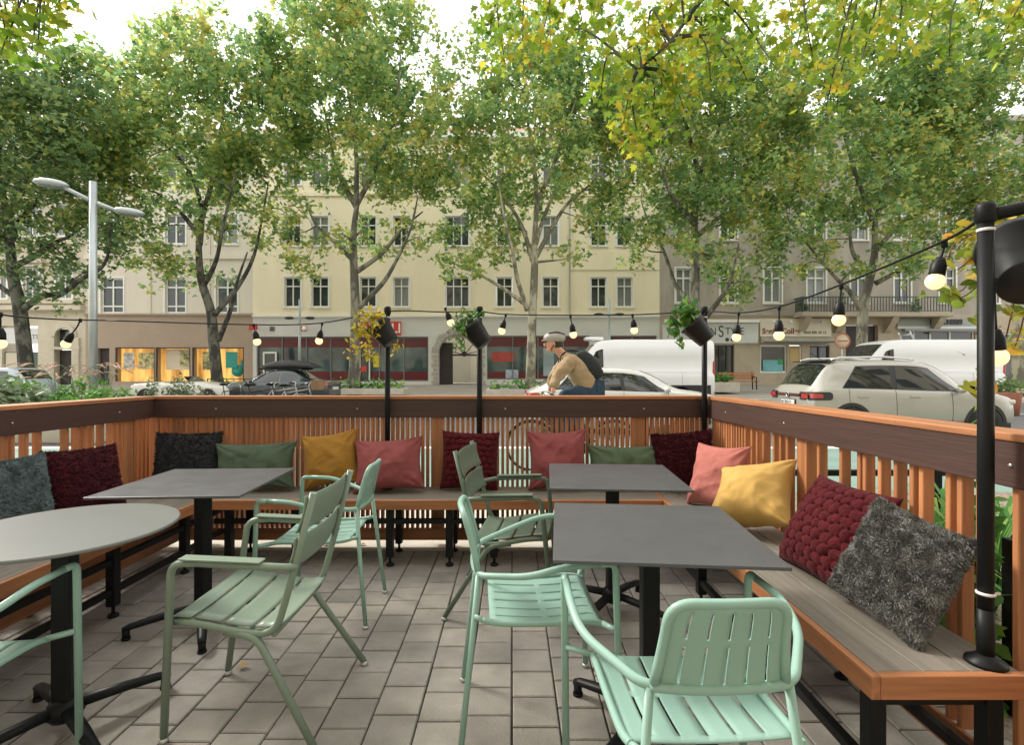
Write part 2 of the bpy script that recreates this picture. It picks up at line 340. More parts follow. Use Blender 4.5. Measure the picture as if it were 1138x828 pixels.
for y in (1.52,2.2,2.9):
    b=MB(); b.bx(1.06,1.40,y-.015,y+.015,.33,.36); b.build('cross_bar',MT['black'],t,bevel=.003)
t=thing('wooden_bench','bench with grey boards along the left fence behind the round table','bench',(0,0,0),0,'slatted terrace benches')
b=MB(); planks(b,XL+.03,-2.075,.9,YB-.03,ZS,'y',4); b.build('seat',MT['deck_y'],t,bevel=.002,seg=1)
b=MB(); b.bx(-2.073,-2.048,.9,YB-.03,ZS-.064,ZS+.001); b.build('front_trim',MT['wood_y'],t,bevel=.003)
for y in (1.4,2.05,2.75,3.35): bleg(t,-2.12,y); bleg(t,-2.58,y)
for x,z in ((-2.12,.30),(-2.12,.14),(-2.58,.22)):
    b=MB(); b.bx(x-.016,x+.016,.95,3.8,z-.016,z+.016); b.build('stretcher',MT['black'],t,bevel=.003)
b=MB(); b.bx(-2.40,-2.37,.95,3.8,.10,.26); b.build('lower_board',MT['wood_y'],t,bevel=.003)
# ------------------------------------------------------------------ tables
def table(label,x,y,rz,base_rz,size=.685,rnd=False,mat='slab'):
    t=thing('terrace_table',label,'table',(x,y,0),rz,'grey terrace tables')
    b=MB()
    if rnd: b.lathe([(.0001,.728),(size/2-.004,.728),(size/2,.731),(size/2,.737),(size/2-.003,.7402),(.0001,.7402)],n=72,smooth=False)
    else: b.box(0,0,.734,size,size,.0115)
    b.build('tabletop',MT[mat],t,bevel=0 if rnd else .0022)
    b=MB(); b.box(0,0,.718,.30,.30,.016,base_rz); b.box(0,0,.718,.22,.03,.018,base_rz+PI/4); b.build('top_plate',MT['black'],t,bevel=.003)
    b=MB(); b.box(0,0,.40,.062,.062,.63,base_rz); b.build('column',MT['black'],t,bevel=.008)
    b=MB(); b.tube([(.05,.03,.70),(.13,.05,.693)],.008,8); b.build('tilt_lever',MT['black'],t)
    b=MB(); b.lathe([(.045,.055),(.058,.075),(.05,.115),(.036,.13)],n=20); b.build('hub',MT['black'],t)
    for k in range(4):
        a=base_rz+PI/4+k*PI/2; u=Vector((math.cos(a),math.sin(a),0)); f=MB()
        f.tube([u*.03+Vector((0,0,.092)),u*.18+Vector((0,0,.078)),u*.31+Vector((0,0,.058)),u*.335+Vector((0,0,.048))],[.026,.024,.02,.017],10,flat=.75)
        f.tube([u*.322+Vector((0,0,.05)),u*.322+Vector((0,0,.012))],.017,10); f.tube([u*.322+Vector((0,0,.012)),u*.322],.02,12)
        f.build('foot',MT['black'],t)
    return t
table('charcoal square table nearest the camera on the right, by the yellow cushion',.493,1.855,R(-5),R(5))
table('charcoal square table at the back right before a green cushion',.547,2.82,R(-4),R(10))
table('charcoal square table at the back left before the dark grey knitted cushion',-1.597,2.675,R(3),R(-18))
table('pale grey round table at the left edge',-1.61,1.865,0,R(10),.70,True,'slab_l')
# ------------------------------------------------------------------ chairs
def slotted(us,vs,fn,slots,segs,hw):
    """grid panel with slots cut through; slots: list of u; segs: list of (v0,v1); hw half slot width"""
    U=sorted(set(list(us)+[s+d for s in slots for d in(-hw,hw)])); V=sorted(set(list(vs)+[a for s in segs for a in s]))
    b=MB(); n=len(U); pts=[fn(u,v) for v in V for u in U]; fs=[]
    for j in range(len(V)-1):
        for i in range(n-1):
            um=(U[i]+U[i+1])/2; vm=(V[j]+V[j+1])/2
            if any(abs(um-s)<hw for s in slots) and any(a<vm<c for a,c in segs): continue
            fs.append((j*n+i,j*n+i+1,(j+1)*n+i+1,(j+1)*n+i))
    b.add(pts,fs,True); return b
def cadiz(label,loc,rz,grp):
    t=thing('terrace_chair',label,'chair',loc,rz,grp); m=MT['mint']; r=.0115
    def sf(u,v): return (u,v,.442-.02*(1-(u/.21)**2)*.5-.012*math.sin((v+.19)/.40*PI)-max(0,v-.17)**2*12)
    b=slotted(np.linspace(-.205,.205,15),np.linspace(-.19,.215,16),sf,[-.137,-.068,0,.068,.137],[(-.165,.0),(.022,.185)],.0035)
    b.build('seat',m,t,solid=.004)
    for s in(-1,1):
        b=MB(); b.tube(catmull([(s*.207,.215,.424),(s*.208,.15,.437),(s*.208,0,.436),(s*.206,-.15,.440),(s*.198,-.215,.452)],5),r*.9,10); b.tube([(s*.207,.20,.43),(s*.286,.224,.445)],r*.85,10)
        b.build('seat_rail',m,t)
        b=MB(); b.tube(fillet([(s*.282,.245,.012),(s*.292,.222,.668),(s*.292,.17,.668)],.045),r,12); l=b.build('leg',m,t)
        b=MB(); b.lathe([(.014,0),(.016,.006),(.0125,.016)],(s*.282,.245,0),12); b.build('foot_cap',MT['galv'],l)
        b=MB(); b.tube(fillet([(s*.1,-.238,.592),(s*.176,-.226,.594),(s*.286,-.06,.628),(s*.300,.05,.664),(s*.292,.172,.668)],[.06,.07,.06]),r,12); b.build('armrest',m,t)
        b=MB(); b.tube([(s*.172,-.222,.59),(s*.198,-.215,.44),(s*.214,-.292,.012)] if False else [(s*.160,-.228,.592),(s*.190,-.258,.30),(s*.214,-.290,.012)],r*.95,12); l=b.build('leg',m,t)
        b=MB(); b.lathe([(.014,0),(.016,.006),(.0125,.016)],(s*.214,-.29,0),12); b.build('foot_cap',MT['galv'],l)
        b=MB(); b.tube([(s*.198,-.213,.45),(s*.19,-.243,.46)],r*.8,8); b.build('bracket',m,t)
    b=MB(); b.tube(catmull([(-.160,-.229,.592),(-.09,-.243,.592),(0,-.248,.592),(.09,-.243,.592),(.160,-.229,.592)],5),r,12); b.build('back_rail',m,t)
    def yv(v): return -.226-.055*(v**1.3)
    b=MB(); b.tube(fillet([(-.152,yv(0)-.003,.592),(-.136,yv(.55),.70),(-.130,yv(1),.802),(0,yv(1)-.02,.806),(.130,yv(1),.802),(.136,yv(.55),.70),(.152,yv(0)-.003,.592)],[.05,.055,.1,.055,.05]),r,12); b.build('back_frame',m,t)
    def bf(u,v):
        q=1-v
        w=.148-.020*v; 
        lim=1 if v<.82 else 1-.10*((v-.82)/.18)**2
        return (u*w*lim,yv(v)-.020*(1-u*u)+.012*math.exp(-((v-.25)/.2)**2)*(1-u*u)*0-.002,.592+.208*v)
    b=slotted(np.linspace(-1,1,17),np.linspace(0,1,15),bf,[-.68,-.34,0,.34,.68],[(.06,.52),(.60,.93)],.022)
    b.build('backrest',m,t,solid=.004)
    return t
cp='mint rounded armchairs'
cadiz('mint slotted armchair nearest the camera, its back towards us, by the right bench',(.462,1.40,0),R(2),cp)
cadiz('mint slotted armchair pulled up to the left side of the nearest square table',(.10,1.985,0),R(-86),cp)
cadiz('mint slotted armchair at the back left table before the mustard cushion',(-1.035,2.83,0),R(91),cp)
cadiz('mint armchair cut by the left edge in front of the round table',(-1.728,1.485,0),R(0),cp)
def lux(label,loc,rz,mk,grp):
    t=thing('garden_chair',label,'chair',loc,rz,grp); m=MT[mk]; r=.013
    def zs(y):
        k=[(-.15,.418),(-.08,.403),(0,.41),(.1,.428),(.18,.440),(.235,.442),(.262,.43)]
        for (a,za),(c,zc) in zip(k,k[1:]):
            if a<=y<=c: 
                q=(y-a)/(c-a); q=q*q*(3-2*q)*.5+q*.5; return za+(zc-za)*q
        return k[0][1] if y<k[0][0] else k[-1][1]
    b=MB()
    for y0,y1 in ((-.14,-.045),(-.035,.062),(.072,.168),(.178,.262)):
        ys=np.linspace(y0,y1,7); us=np.linspace(-.215,.215,9)
        b.add([(u,y,zs(y)+.006-.010*(1-(u/.215)**2)) for y in ys for u in us],[(j*9+i,j*9+i+1,(j+1)*9+i+1,(j+1)*9+i) for j in range(6) for i in range(8)],True)
    b.build('seat',m,t,solid=.005)
    for s in(-1,1):
        b=MB(); b.tube(fillet([(s*.205,.25,.428),(s*.215,.15,.424),(s*.217,.02,.396),(s*.216,-.115,.382),(s*.212,-.165,.56),(s*.207,-.245,.878)],[.06,.08,.09,.08]),r,12); b.build('side_frame',m,t)
        b=MB(); b.tube(fillet([(s*.205,.282,.012),(s*.256,.222,.648),(s*.262,.13,.652)],.075),r,12); l=b.build('leg',m,t)
        b=MB(); b.lathe([(.015,0),(.017,.006),(.0135,.018)],(s*.205,.282,0),12); b.build('foot_cap',MT['galv'],l)
        b=MB(); b.tube(fillet([(s*.262,.132,.652),(s*.263,-.10,.640),(s*.240,-.17,.628),(s*.212,-.184,.622)],.05),r,12)
        b.box(s*.262,.045,.664,.046,.275,.007,Rm=Matrix.Rotation(R(2.5),3,'X')); b.build('armrest',m,t,bevel=.002)
        b=MB(); b.tube(fillet([(s*.216,.06,.395),(s*.226,-.055,.382),(s*.278,-.285,.012)],.05),r,12); l=b.build('leg',m,t)
        b=MB(); b.lathe([(.015,0),(.017,.006),(.0135,.018)],(s*.278,-.285,0),12); b.build('foot_cap',MT['galv'],l)
    b=MB(); b.tube([(-.205,.248,.426),(.205,.248,.426)],r,12); b.build('seat_rail',m,t); b=MB(); b.tube([(-.216,-.11,.385),(.216,-.11,.385)],r*.8,10); b.build('seat_rail',m,t)
    for z0,z1,e in ((.605,.722,.226),(.738,.868,.222)):
        us=np.linspace(-e,e,13); vs=[]; 
        for q in np.linspace(0,1,7):
            z=z0+(z1-z0)*q; yb=-.165-.08*(z-.56)/.318+.014
            for u in us: vs.append((u,yb-.026*(1-(u/e)**2)+.016*(q-.5)**2*2,z))
        b=MB(); b.add(vs,[(j*13+i,j*13+i+1,(j+1)*13+i+1,(j+1)*13+i) for j in range(6) for i in range(12)],True); b.build('back_slat',m,t,solid=.006,bevel=.002,seg=1)
    return t
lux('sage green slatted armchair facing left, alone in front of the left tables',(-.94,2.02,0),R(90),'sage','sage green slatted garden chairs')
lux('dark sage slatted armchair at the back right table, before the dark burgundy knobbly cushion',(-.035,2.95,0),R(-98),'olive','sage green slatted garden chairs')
# ------------------------------------------------------------------ cushions
def fabric(name,col,**k): return M(name,col,.92,k.get('var',.10),k.get('scale',9),bump=.35,bscale=420,sheen=.05,spec=.12,island=k.get('island',0.),col2=k.get('col2'))
CM={'pink':fabric('dusty_pink_linen',srgb(138,76,76)),'rose':fabric('light_pink_linen',srgb(176,108,100)),'mustard':fabric('mustard_linen',srgb(156,116,52)),
 'yellow':fabric('yellow_linen',srgb(190,154,88)),'green':fabric('sage_green_linen',srgb(86,102,82)),'dgreen':fabric('dark_green_linen',srgb(78,94,78)),
 'burg':fabric('burgundy_velvet_knit',srgb(76,21,27),var=.25,scale=30),'burgd':fabric('dark_burgundy_knit',srgb(64,19,26),var=.3,scale=40,island=.35),
 'grey':fabric('grey_shag_wool',srgb(116,116,112),island=.5,var=.14,scale=16),'blue':fabric('blue_grey_shag_wool',srgb(104,118,120),island=.35,var=.15,scale=12),
 'dark':fabric('dark_grey_knit',srgb(50,52,56),var=.2,scale=30,island=.3)}
def cushion(label,loc,w,h,T,yaw,tilt,roll,kind,mat,seed,sag=0.):
    rs=np.random.RandomState(seed)
    n={'linen':58,'bubble':150,'fur':34,'knit':110}[kind]
    if kind in('bubble',) : n=150
    vs=[];fs=[];rows=[]
    pitch=.050
    def surf(u,v,sd):
        e=max(0.,(1-abs(u)**2.6)*(1-abs(v)**2.6))**.55
        x=w/2*u*(1-(.12 if kind=='linen' else .07)*(1-v*v)); z=h/2*v*(1-(.12 if kind=='linen' else .07)*(1-u*u))
        y=T*e*(1-.18*v*(1 if sd<0 else .6))
        p=Vector((x*5+seed,z*5,seed*1.7+sd))
        if kind=='linen':
            f=noise.noise(p*.9)*.026*e
            q=Vector((x*4+z*9*math.sin(seed),z*4-x*9*math.cos(seed),seed+sd*3))
            f+=(1-abs(noise.noise(q*.9))*2.6)*.008*e**.5+(1-abs(noise.noise(p*1.7+Vector((5,0,0))))*2.4)*.009*e**.5+noise.noise(p*5)*.004*e+noise.noise(p*11)*.0015*e
            # pulled creases from the corners
            for cu in(-1,1):
                for cv in(-1,1):
                    du=u-cu; dv=v-cv; rr=math.hypot(du,dv); an=math.atan2(dv,du)
                    f+=.011*math.sin(an*9+cu*2+cv)*math.exp(-rr*2.2)*min(1,e*3)
            y+=f
        elif kind=='bubble':
            xq,zq=x,z; x=xq+noise.noise(Vector((xq*14,zq*14,seed)))*.016; z=zq+noise.noise(Vector((xq*14,zq*14,seed+7)))*.014
            a=x/pitch; r_=round(z/(pitch*.86)); a2=a-(.5 if r_%2 else 0); dx=a2-round(a2); dz=z/(pitch*.86)-r_
            d=math.hypot(dx,dz*.9); hgt=math.sqrt(max(0,1-(d/.56)**2))
            y+=(.021*hgt*(.75+.5*noise.noise(Vector((round(a2)*3.1,r_*2.7,seed)))))*min(1,e*2.2)
            y+=noise.noise(Vector((x*160,z*160,seed)))*.0030; x,z=xq,zq
        elif kind=='knit':
            y+=noise.noise(Vector((x*55,z*95,seed)))*.009*min(1,e*3)+noise.noise(Vector((x*20,z*30,seed)))*.008*min(1,e*3)
        else: y+=noise.noise(p)*.012*e+noise.noise(Vector((x*58,z*58,seed)))*.008*min(1,e*2)
        if sag: z-=sag*math.exp(-((u)/.5)**2)*max(0,v)
        return Vector((x,sd*y,z+h/2))
    b=MB(); g=np.linspace(-1,1,n+1)
    for sd in(-1,1):
        if kind!='linen' and sd>0: gg=np.linspace(-1,1,31)
        else: gg=g
        m_=len(gg); P=[surf(u,v,sd) for v in gg for u in gg]
        b.add(P,[(j*m_+i,j*m_+i+1,(j+1)*m_+i+1,(j+1)*m_+i) for j in range(m_-1) for i in range(m_-1)],True)
    if kind in('fur','knit'):
        N,Ln,wd=(46000,.0135,.0016) if kind=='fur' else (6500,.014,.0028)
        for _ in range(N):
            sd=-1 if rs.rand()<.78 else 1
            if rs.rand()<.22:  # rim
                u,v=(rs.choice([-1,1])*(1-rs.rand()*.06),rs.uniform(-1,1)) if rs.rand()<.5 else (rs.uniform(-1,1),rs.choice([-1,1])*(1-rs.rand()*.06))
            else: u,v=rs.uniform(-1,1,2)
            p=surf(u,v,sd); e=.03
            a=surf(max(-1,min(1,u+e)),v,sd)-surf(max(-1,min(1,u-e)),v,sd); c=surf(u,max(-1,min(1,v+e)),sd)-surf(u,max(-1,min(1,v-e)),sd)
            nn=a.cross(c); nn=nn.normalized() if nn.length>1e-9 else Vector((0,-1,0))
            if nn.y*sd<0: nn=-nn
            nn=(nn*.75+Vector((u**5*.9,0,v**5*.9))).normalized()
            clump=Vector((noise.noise(p*28),noise.noise(p*28+Vector((9,0,0))),noise.noise(p*28+Vector((0,9,0)))))
            d=(nn*.62+clump*.8+Vector(rs.normal(size=3))*.45+Vector((0,0,-.18))).normalized()
            l=Ln*rs.uniform(.6,1.25); s=d.orthogonal().normalized()*wd
            bend=(Vector(rs.normal(size=3))*.4+clump*.8)*l
            m1=p+d*l*.5; tp=p+d*l*.85+bend*.45
            b.add([p-s,p+s,m1+s*.9,m1-s*.9,tp],[(0,1,2,3),(3,2,4)],True)
    o=b.build('cushion',CM[mat],fix=(kind not in('fur','knit')))
    if kind in('fur','knit'): pass
    lift=abs(math.sin(roll))*w/2*.9
    Mx=Matrix.Rotation(yaw,4,'Z')@Matrix.Rotation(-tilt,4,'X')@Matrix.Rotation(roll,4,'Y')
    o.rotation_euler=Mx.to_euler(); o.location=(loc[0],loc[1],loc[2]+lift-.006)
    return tag(o,label,'cushion','cushions on the benches')
zc=ZS+.004
cushion('fluffy blue grey cushion at the left edge on the left bench',(-2.45,2.53,zc),.45,.43,.075,R(82),R(12),0,'fur','blue',1)
cushion('shaggy dark burgundy cushion on the left bench beside the fluffy blue grey one',(-2.42,2.98,zc),.44,.42,.07,R(80),R(14),R(2),'knit','burgd',2)
cushion('dark grey knitted cushion in the back left corner',(-2.34,3.70,zc),.46,.42,.07,R(6),R(10),0,'knit','dark',3)
cushion('dark green oblong cushion beside the dark grey knitted one',(-1.84,3.68,zc),.60,.345,.075,0,R(12),R(-2),'linen','dgreen',4)
cushion('mustard linen cushion tilted against the pink one',(-1.28,3.70,zc),.43,.40,.08,R(-3),R(12),R(-9),'linen','mustard',5)
cushion('dusty pink linen cushion overlapping the mustard one',(-.86,3.62,zc),.50,.385,.085,R(3),R(20),R(-4),'linen','pink',6)
cushion('dark burgundy knobbly cushion in the middle of the back bench',(-.31,3.71,zc),.42,.42,.07,R(2),R(10),R(2),'bubble','burg',7)
cushion('dusty pink linen cushion behind the back right table',(.335,3.70,zc),.44,.435,.08,R(-2),R(11),R(-2),'linen','pink',8)
cushion('sage green oblong cushion behind the back right table',(.83,3.72,zc),.58,.33,.07,R(2),R(10),0,'linen','green',9)
cushion('shaggy dark burgundy cushion in the back right corner',(1.23,3.62,zc),.42,.41,.07,R(-22),R(12),R(-8),'knit','burgd',10)
cushion('pale pink linen cushion on the right bench beside the yellow one',(1.22,3.16,zc),.42,.41,.085,R(-66),R(18),R(-4),'linen','rose',11)
cushion('yellow linen cushion slumped on the right bench, one corner up',(1.19,2.62,zc),.43,.40,.11,R(-64),R(42),R(-20),'linen','yellow',12)
cushion('large red knobbly cushion leaning on the right fence',(1.235,2.13,zc),.47,.43,.085,R(-86),R(27),R(0),'bubble','burg',13)
cushion('fluffy grey cushion on the right bench next to the tall black pole',(1.215,1.755,zc),.37,.375,.07,R(-78),R(25),R(9),'fur','grey',14)
# ------------------------------------------------------------------ poles, pots, lights
def pole(label,x,y,top,r=.0195):
    t=thing('black_pole',label,'pole',(x,y,0),0,'black light poles on the benches')
    b=MB(); b.tube([(0,0,ZS+.01),(0,0,top)],r,20); b.tube([(0,0,ZS+.01),(0,0,ZS+.16)],r*1.08,20); b.build('tube',MT['black'],t)
    b=MB(); b.lathe([(r*1.1,ZS+.03),(r*1.5,ZS+.022),(r*2.5,ZS+.010),(r*2.55,ZS+.0015)],n=28); b.build('flange',MT['black'],t)
    b=MB(); b.lathe([(r*1.03,top-.05),(r*1.3,top-.045),(r*1.3,top-.004),(r*1.1,top+.008),(.001,top+.009)],n=20); b.build('clamp',MT['black'],t)
    b=MB(); b.lathe([(r*1.02,top-.075),(r*1.1,top-.073),(r*1.1,top-.068),(r*1.02,top-.066)],n=20); b.build('zip_tie',MT['zip'],t)
    return t
pole('black pole on the back bench left of the arch, its pot trailing yellow leaves',-.912,3.79,1.775)
pole('black pole on the back bench in front of the arched gate',-.238,3.79,1.775)
pole('black pole in the back right corner beside the white van',1.41,3.79,1.775)
t=pole('tall near black pole on the right bench with a side arm',1.378,1.505,1.785,.0198)
b=MB(); b.tube([(.0,0,1.755),(.10,-.03,1.775),(.42,-.10,1.80)],.019,14); b.tube([(.1,-.03,1.775),(.135,-.04,1.78)],.026,14); b.build('side_arm',MT['black'],t)
b=MB(); b.lathe([(.0206,.653),(.0236,.655),(.0236,.660),(.0206,.662)],n=20); b.box(.024,-.008,.659,.02,.006,.006); b.build('zip_tie',MT['zip'],t)
pole('black pole on the left bench outside the left edge',-2.5,1.30,1.78)
def vine(b,pts,r=.0022): b.tube(catmull(pts,5),r,6)
def leaves_along(paths,per,size,spread,rs):
    cen=[];sz=[]
    for p in paths:
        q=catmull(p,6)
        for i in range(per):
            k=rs.uniform(.12,1); a=q[int(k*(len(q)-1))]; cen.append(np.array(a)+rs.normal(size=3)*spread); sz.append(size*rs.uniform(.6,1.25))
    return np.array(cen),np.array(sz)
def pot(label,c,ax,length,r1,r0,paths,mat,per,size,spread,seed,hook=None,shape=LEAFOV):
    ax=Vector(ax).normalized(); q=Vector((0,0,1)).rotation_difference(ax).to_matrix(); c=Vector(c)
    t=thing('hanging_plant_pot',label,'plant pot',c,0,'black plant pots on the poles')
    b=MB(); L2=length/2
    b.lathe([(.001,-L2),(r0-.004,-L2),(r0,-L2+.004),(r1-.004,L2-.022),(r1+.002,L2-.02),(r1+.003,L2),(r1-.003,L2),(r1-.006,L2-.02),(r1-.012,L2-.05),(.001,L2-.05)],n=32,Rm=q)
    b.build('pot',MT['plastic'],t)
    b=MB(); b.lathe([(.001,L2-.036),(r1-.009,L2-.036)],n=24,Rm=q); b.build('soil',M('potting_soil',srgb(50,38,28),.95,.3,40) if 'potting_soil' not in bpy.data.materials else bpy.data.materials['potting_soil'],t)
    if hook:
        b=MB(); hk=Vector(hook)-c; b.tube(catmull([q@Vector((r1,0,L2-.01)),hk*.6+Vector((.0,0,.02)),hk],5),.004,8); b.build('hanger',MT['black'],t)
    b=MB(); rs=np.random.default_rng(seed); st=q@Vector((0,0,L2-.03))
    pp=[[Vector(st)]+[Vector(p)-c for p in P_] for P_ in paths]
    for p in pp: vine(b,p)
    b.build('stems',MT['stem'],t)
    cen,sz=leaves_along(pp,per,size,spread,rs)
    leaf_mesh('leaves',cen,sz,MT[mat],rs,t,shape=shape,flat=.3,up=(0,0,-.9))
def A(px,py,d): return at(px,py,d)
pot('tilted black pot trailing yellow leaves from the back pole',A(427,371,3.70),(-.62,.12,.80),.165,.088,.062,
  [[A(418,352,3.68),A(405,362,3.66),A(393,392,3.64)],[A(415,350,3.7),A(400,350,3.68),A(396,368,3.66)],[A(420,355,3.66),A(409,375,3.62),A(400,412,3.6)],[A(416,356,3.68),A(398,375,3.66),A(388,398,3.64)],[A(424,352,3.72),A(413,348,3.75),A(402,362,3.76)],[A(422,360,3.63),A(412,385,3.6),A(414,402,3.6)],[A(434,375,3.78),A(440,385,3.80),A(441,384,3.8)]],'leaf_yel',38,.050,.022,1,hook=(-.912,3.77,1.74))
pot('tilted black pot with small ivy before the arched gate',A(531,373,3.70),(-.62,.12,.80),.165,.086,.062,
  [[A(522,352,3.68),A(512,362,3.66),A(506,392,3.64)],[A(522,350,3.7),A(512,348,3.68),A(505,364,3.66)],[A(522,357,3.66),A(515,372,3.62),A(512,384,3.6)],[A(524,352,3.7),A(530,346,3.75),A(528,352,3.76)],[A(520,356,3.68),A(508,366,3.66),A(501,378,3.64)]],'leaf_pot',38,.042,.018,2,hook=(-.238,3.77,1.74))
pot('tilted black pot with large green leaves in the back right corner',A(777,369,3.70),(-.66,.12,.76),.17,.09,.064,
  [[A(766,350,3.68),A(756,345,3.66),A(744,362,3.64)],[A(766,352,3.7),A(760,340,3.68),A(768,334,3.66)],[A(764,356,3.66),A(754,366,3.62),A(760,388,3.6)],[A(766,352,3.68),A(750,352,3.66),A(742,376,3.64)],[A(768,350,3.7),A(764,342,3.7),A(752,346,3.7)]],'leaf_pot',19,.088,.020,3,hook=(1.41,3.77,1.74))
pot('large black pot hung on the near pole at the right edge',(1.545,1.56,1.625),(.42,.62,.66),.20,.105,.078,
  [[A(1135,250,1.62),A(1105,262,1.68),A(1082,285,1.7),A(1064,300,1.70)],[A(1130,255,1.66),A(1096,255,1.72),A(1070,262,1.74)],[A(1120,258,1.72),A(1090,290,1.76),A(1070,322,1.76),A(1046,325,1.76)],[A(1120,258,1.72),A(1094,320,1.76),A(1090,355,1.75),A(1084,372,1.74)],[A(1138,262,1.66),A(1128,330,1.70),A(1118,375,1.70)],[A(1150,262,1.66),A(1138,350,1.72),A(1128,385,1.74)],[A(1118,262,1.72),A(1086,318,1.72),A(1056,336,1.74)],[A(1115,250,1.7),A(1088,258,1.74),A(1062,270,1.76),A(1052,290,1.76)],[A(1118,258,1.72),A(1092,400,1.74),A(1082,440,1.73)]],'leaf_vine',32,.055,.026,4,hook=(1.55,1.46,1.79))
# second climbing plant below, in the bed behind the fence
def cable(label,pts,r=.0045):
    b=MB(); b.tube(catmull(pts,8),r,8); return tag(b.build('light_cable',MT['black']),label,'cable')
cable('black cable carrying bulbs along the back poles and the right side',[(-2.69,3.42,1.645),(-1.9,3.72,1.645),(-1.4,3.77,1.66),(-.912,3.775,1.745),(-.5,3.775,1.742),(-.238,3.775,1.745),(-.05,3.775,1.725),(.43,3.775,1.718),(.886,3.775,1.722),(1.41,3.775,1.745),(1.40,3.19,1.668),(1.40,2.71,1.645),(1.395,2.2,1.672),(1.39,1.68,1.722),(1.385,1.53,1.755)])
cable('black cable sagging over the left bench to the left edge',[(-2.69,3.42,1.645),(-2.66,3.0,1.61),(-2.62,2.6,1.60),(-2.57,2.0,1.66),(-2.5,1.33,1.755)])
def bulb(label,top,drop,tilt=(0,0),r=.0265):
    t=thing('hanging_bulb',label,'light bulb',top,0,'warm globe bulbs on the cable'); x,y=tilt
    e=Vector((x,y,-drop)); d=e.normalized(); q=Vector((0,0,-1)).rotation_difference(d).to_matrix()
    b=MB(); b.tube(catmull([(0,0,.004),(x*.3,y*.3,-drop*.45),e],4),.0042,8); b.tube([(0,0,.006),(0,0,-.018)],.009,8); b.build('cord',MT['black'],t)
    b=MB(); b.lathe([(.001,0.004),(.012,0),(.016,-.012),(.0215,-.026),(.0225,-.056),(.0205,-.060),(.001,-.060)],c=e,n=18,Rm=q); b.build('socket',MT['black'],t)
    b=MB(); b.ball(e+d*(.058+r*.78),r,18); b.build('globe',MT['bulb'],t)
for lab,(px,py,d),ztop in (
 ('globe bulb over the corner beside the brown shopfront',(285,381,3.74),1.647),('globe bulb in front of the dark red shop window',(358,380,3.76),1.66),
 ('globe bulb hanging high beside the arched gate',(495,360,3.775),1.742),('globe bulb just right of the pole by the arched gate',(562,369,3.775),1.724),
 ('globe bulb above the cyclist',(634,373,3.775),1.718),('globe bulb in front of the white van',(703,368,3.775),1.722),
 ('globe bulb before the hair salon sign',(821,376,3.19),1.668),('globe bulb before the cream awning sign',(866,374,2.71),1.645),
 ('globe bulb over the grey car, the large one by the round sign',(935,357,2.2),1.672)):
    p=at(px,py,d); ztop=max(ztop,p.z+.115); dr=max(.02,ztop-p.z-.084); bulb(lab,(p.x-(.02 if px<300 else 0),d,ztop),dr,(random.uniform(-.012,.012),0))
bulb('globe bulb half hidden in yellow leaves left of the near pole',(1.40,1.675,1.722),.05,(-.012,0),.027)
bulb('globe bulb hanging close against the right of the near pole',(1.415,1.52,1.57),.145,(.012,.006),.028)
bulb('globe bulb over the left bench beside the street lamp',(-2.67,3.20,1.628),.085,(-.05,0))
bulb('globe bulb cut by the left edge',(-2.60,2.63,1.60),.075,(.0,0))
# fallen leaves
rsf=np.random.default_rng(5)
for lab,px,py in (('fallen brown leaf on the paving by the round table foot',41,778),('fallen brown leaf on the paving under the sage chair',270,743),('small red fallen leaf on the kerb under the back bench',362,607),('fallen yellow leaf lying beside the cushion fence kerb',403,607),('fallen tan leaf on the paving at the left bench',150,652)):
    p=ground=at(px,py,F*H/(py-414)); 
    o=leaf_mesh('fallen_leaf',np.array([[0,0,0.]]),np.array([.045]),M('fallen_leaf_brown_%d'%px,srgb(150,120,78) if 'red' not in lab else srgb(150,50,40),.8,.2,60),rsf,shape=LEAF13,flat=3)
    o.location=(p.x,p.y,.014); tag(o,lab,'leaf','fallen leaves')
# ------------------------------------------------------------------ low fence and plants right of the terrace
t=thing('low_metal_fence','low black metal fence round the gravel bed right of the terrace','fence',(0,0,0))
b=MB(); b.bx(1.9,5.2,3.64,3.68,.57,.61); b.bx(1.9,5.2,3.645,3.675,.12,.15); b.build('rail',MT['black'],t,bevel=.003)
for x in (1.92,3.0,4.1,5.2):
    b=MB(); b.bx(x-.025,x+.025,3.635,3.685,-.01,.62); b.build('post',MT['black'],t,bevel=.003)
b=MB(); b.bx(1.90,3.4,1.96,1.995,.60,.645); b.build('rail',MT['black'],t,bevel=.003)
for x in (1.93,3.4):
    b=MB(); b.bx(x-.03,x+.03,1.95,2.01,-.01,.66); b.build('post',MT['black'],t,bevel=.003)
def bush(name,label,cat,x,y,z,rx,ry,rz,n,size,mat,seed,shape=LEAFOV,group=None,up=None,stems=5):
    rs=np.random.default_rng(seed); t=thing(name,label,cat,(x,y,z),0,group)
    k=max(5,n//40); cc=rs.normal(size=(k,3)); cc/=np.linalg.norm(cc,axis=1)[:,None]; cc*=rs.uniform(.3,1,size=(k,1))**.5; cc[:,2]=np.abs(cc[:,2])
    cc*=np.array([rx,ry,rz]); cen=cc[rs.integers(0,k,n)]+rs.normal(size=(n,3))*np.array([rx,ry,rz])*.17; cen[:,2]=np.maximum(cen[:,2],.02)
    leaf_mesh('foliage',cen,size*rs.uniform(.55,1.3,n),MT[mat],rs,t,shape=shape,flat=.35,up=up)
    b=MB()
    for i in range(stems):
        e=cc[i%k]; b.tube(catmull([(e[0]*.15,e[1]*.15,0),(e[0]*.5,e[1]*.5,e[2]*.6),tuple(e)],3),.006 if size<.15 else .012,5)
    b.build('stem',MT['stem'],t); return t
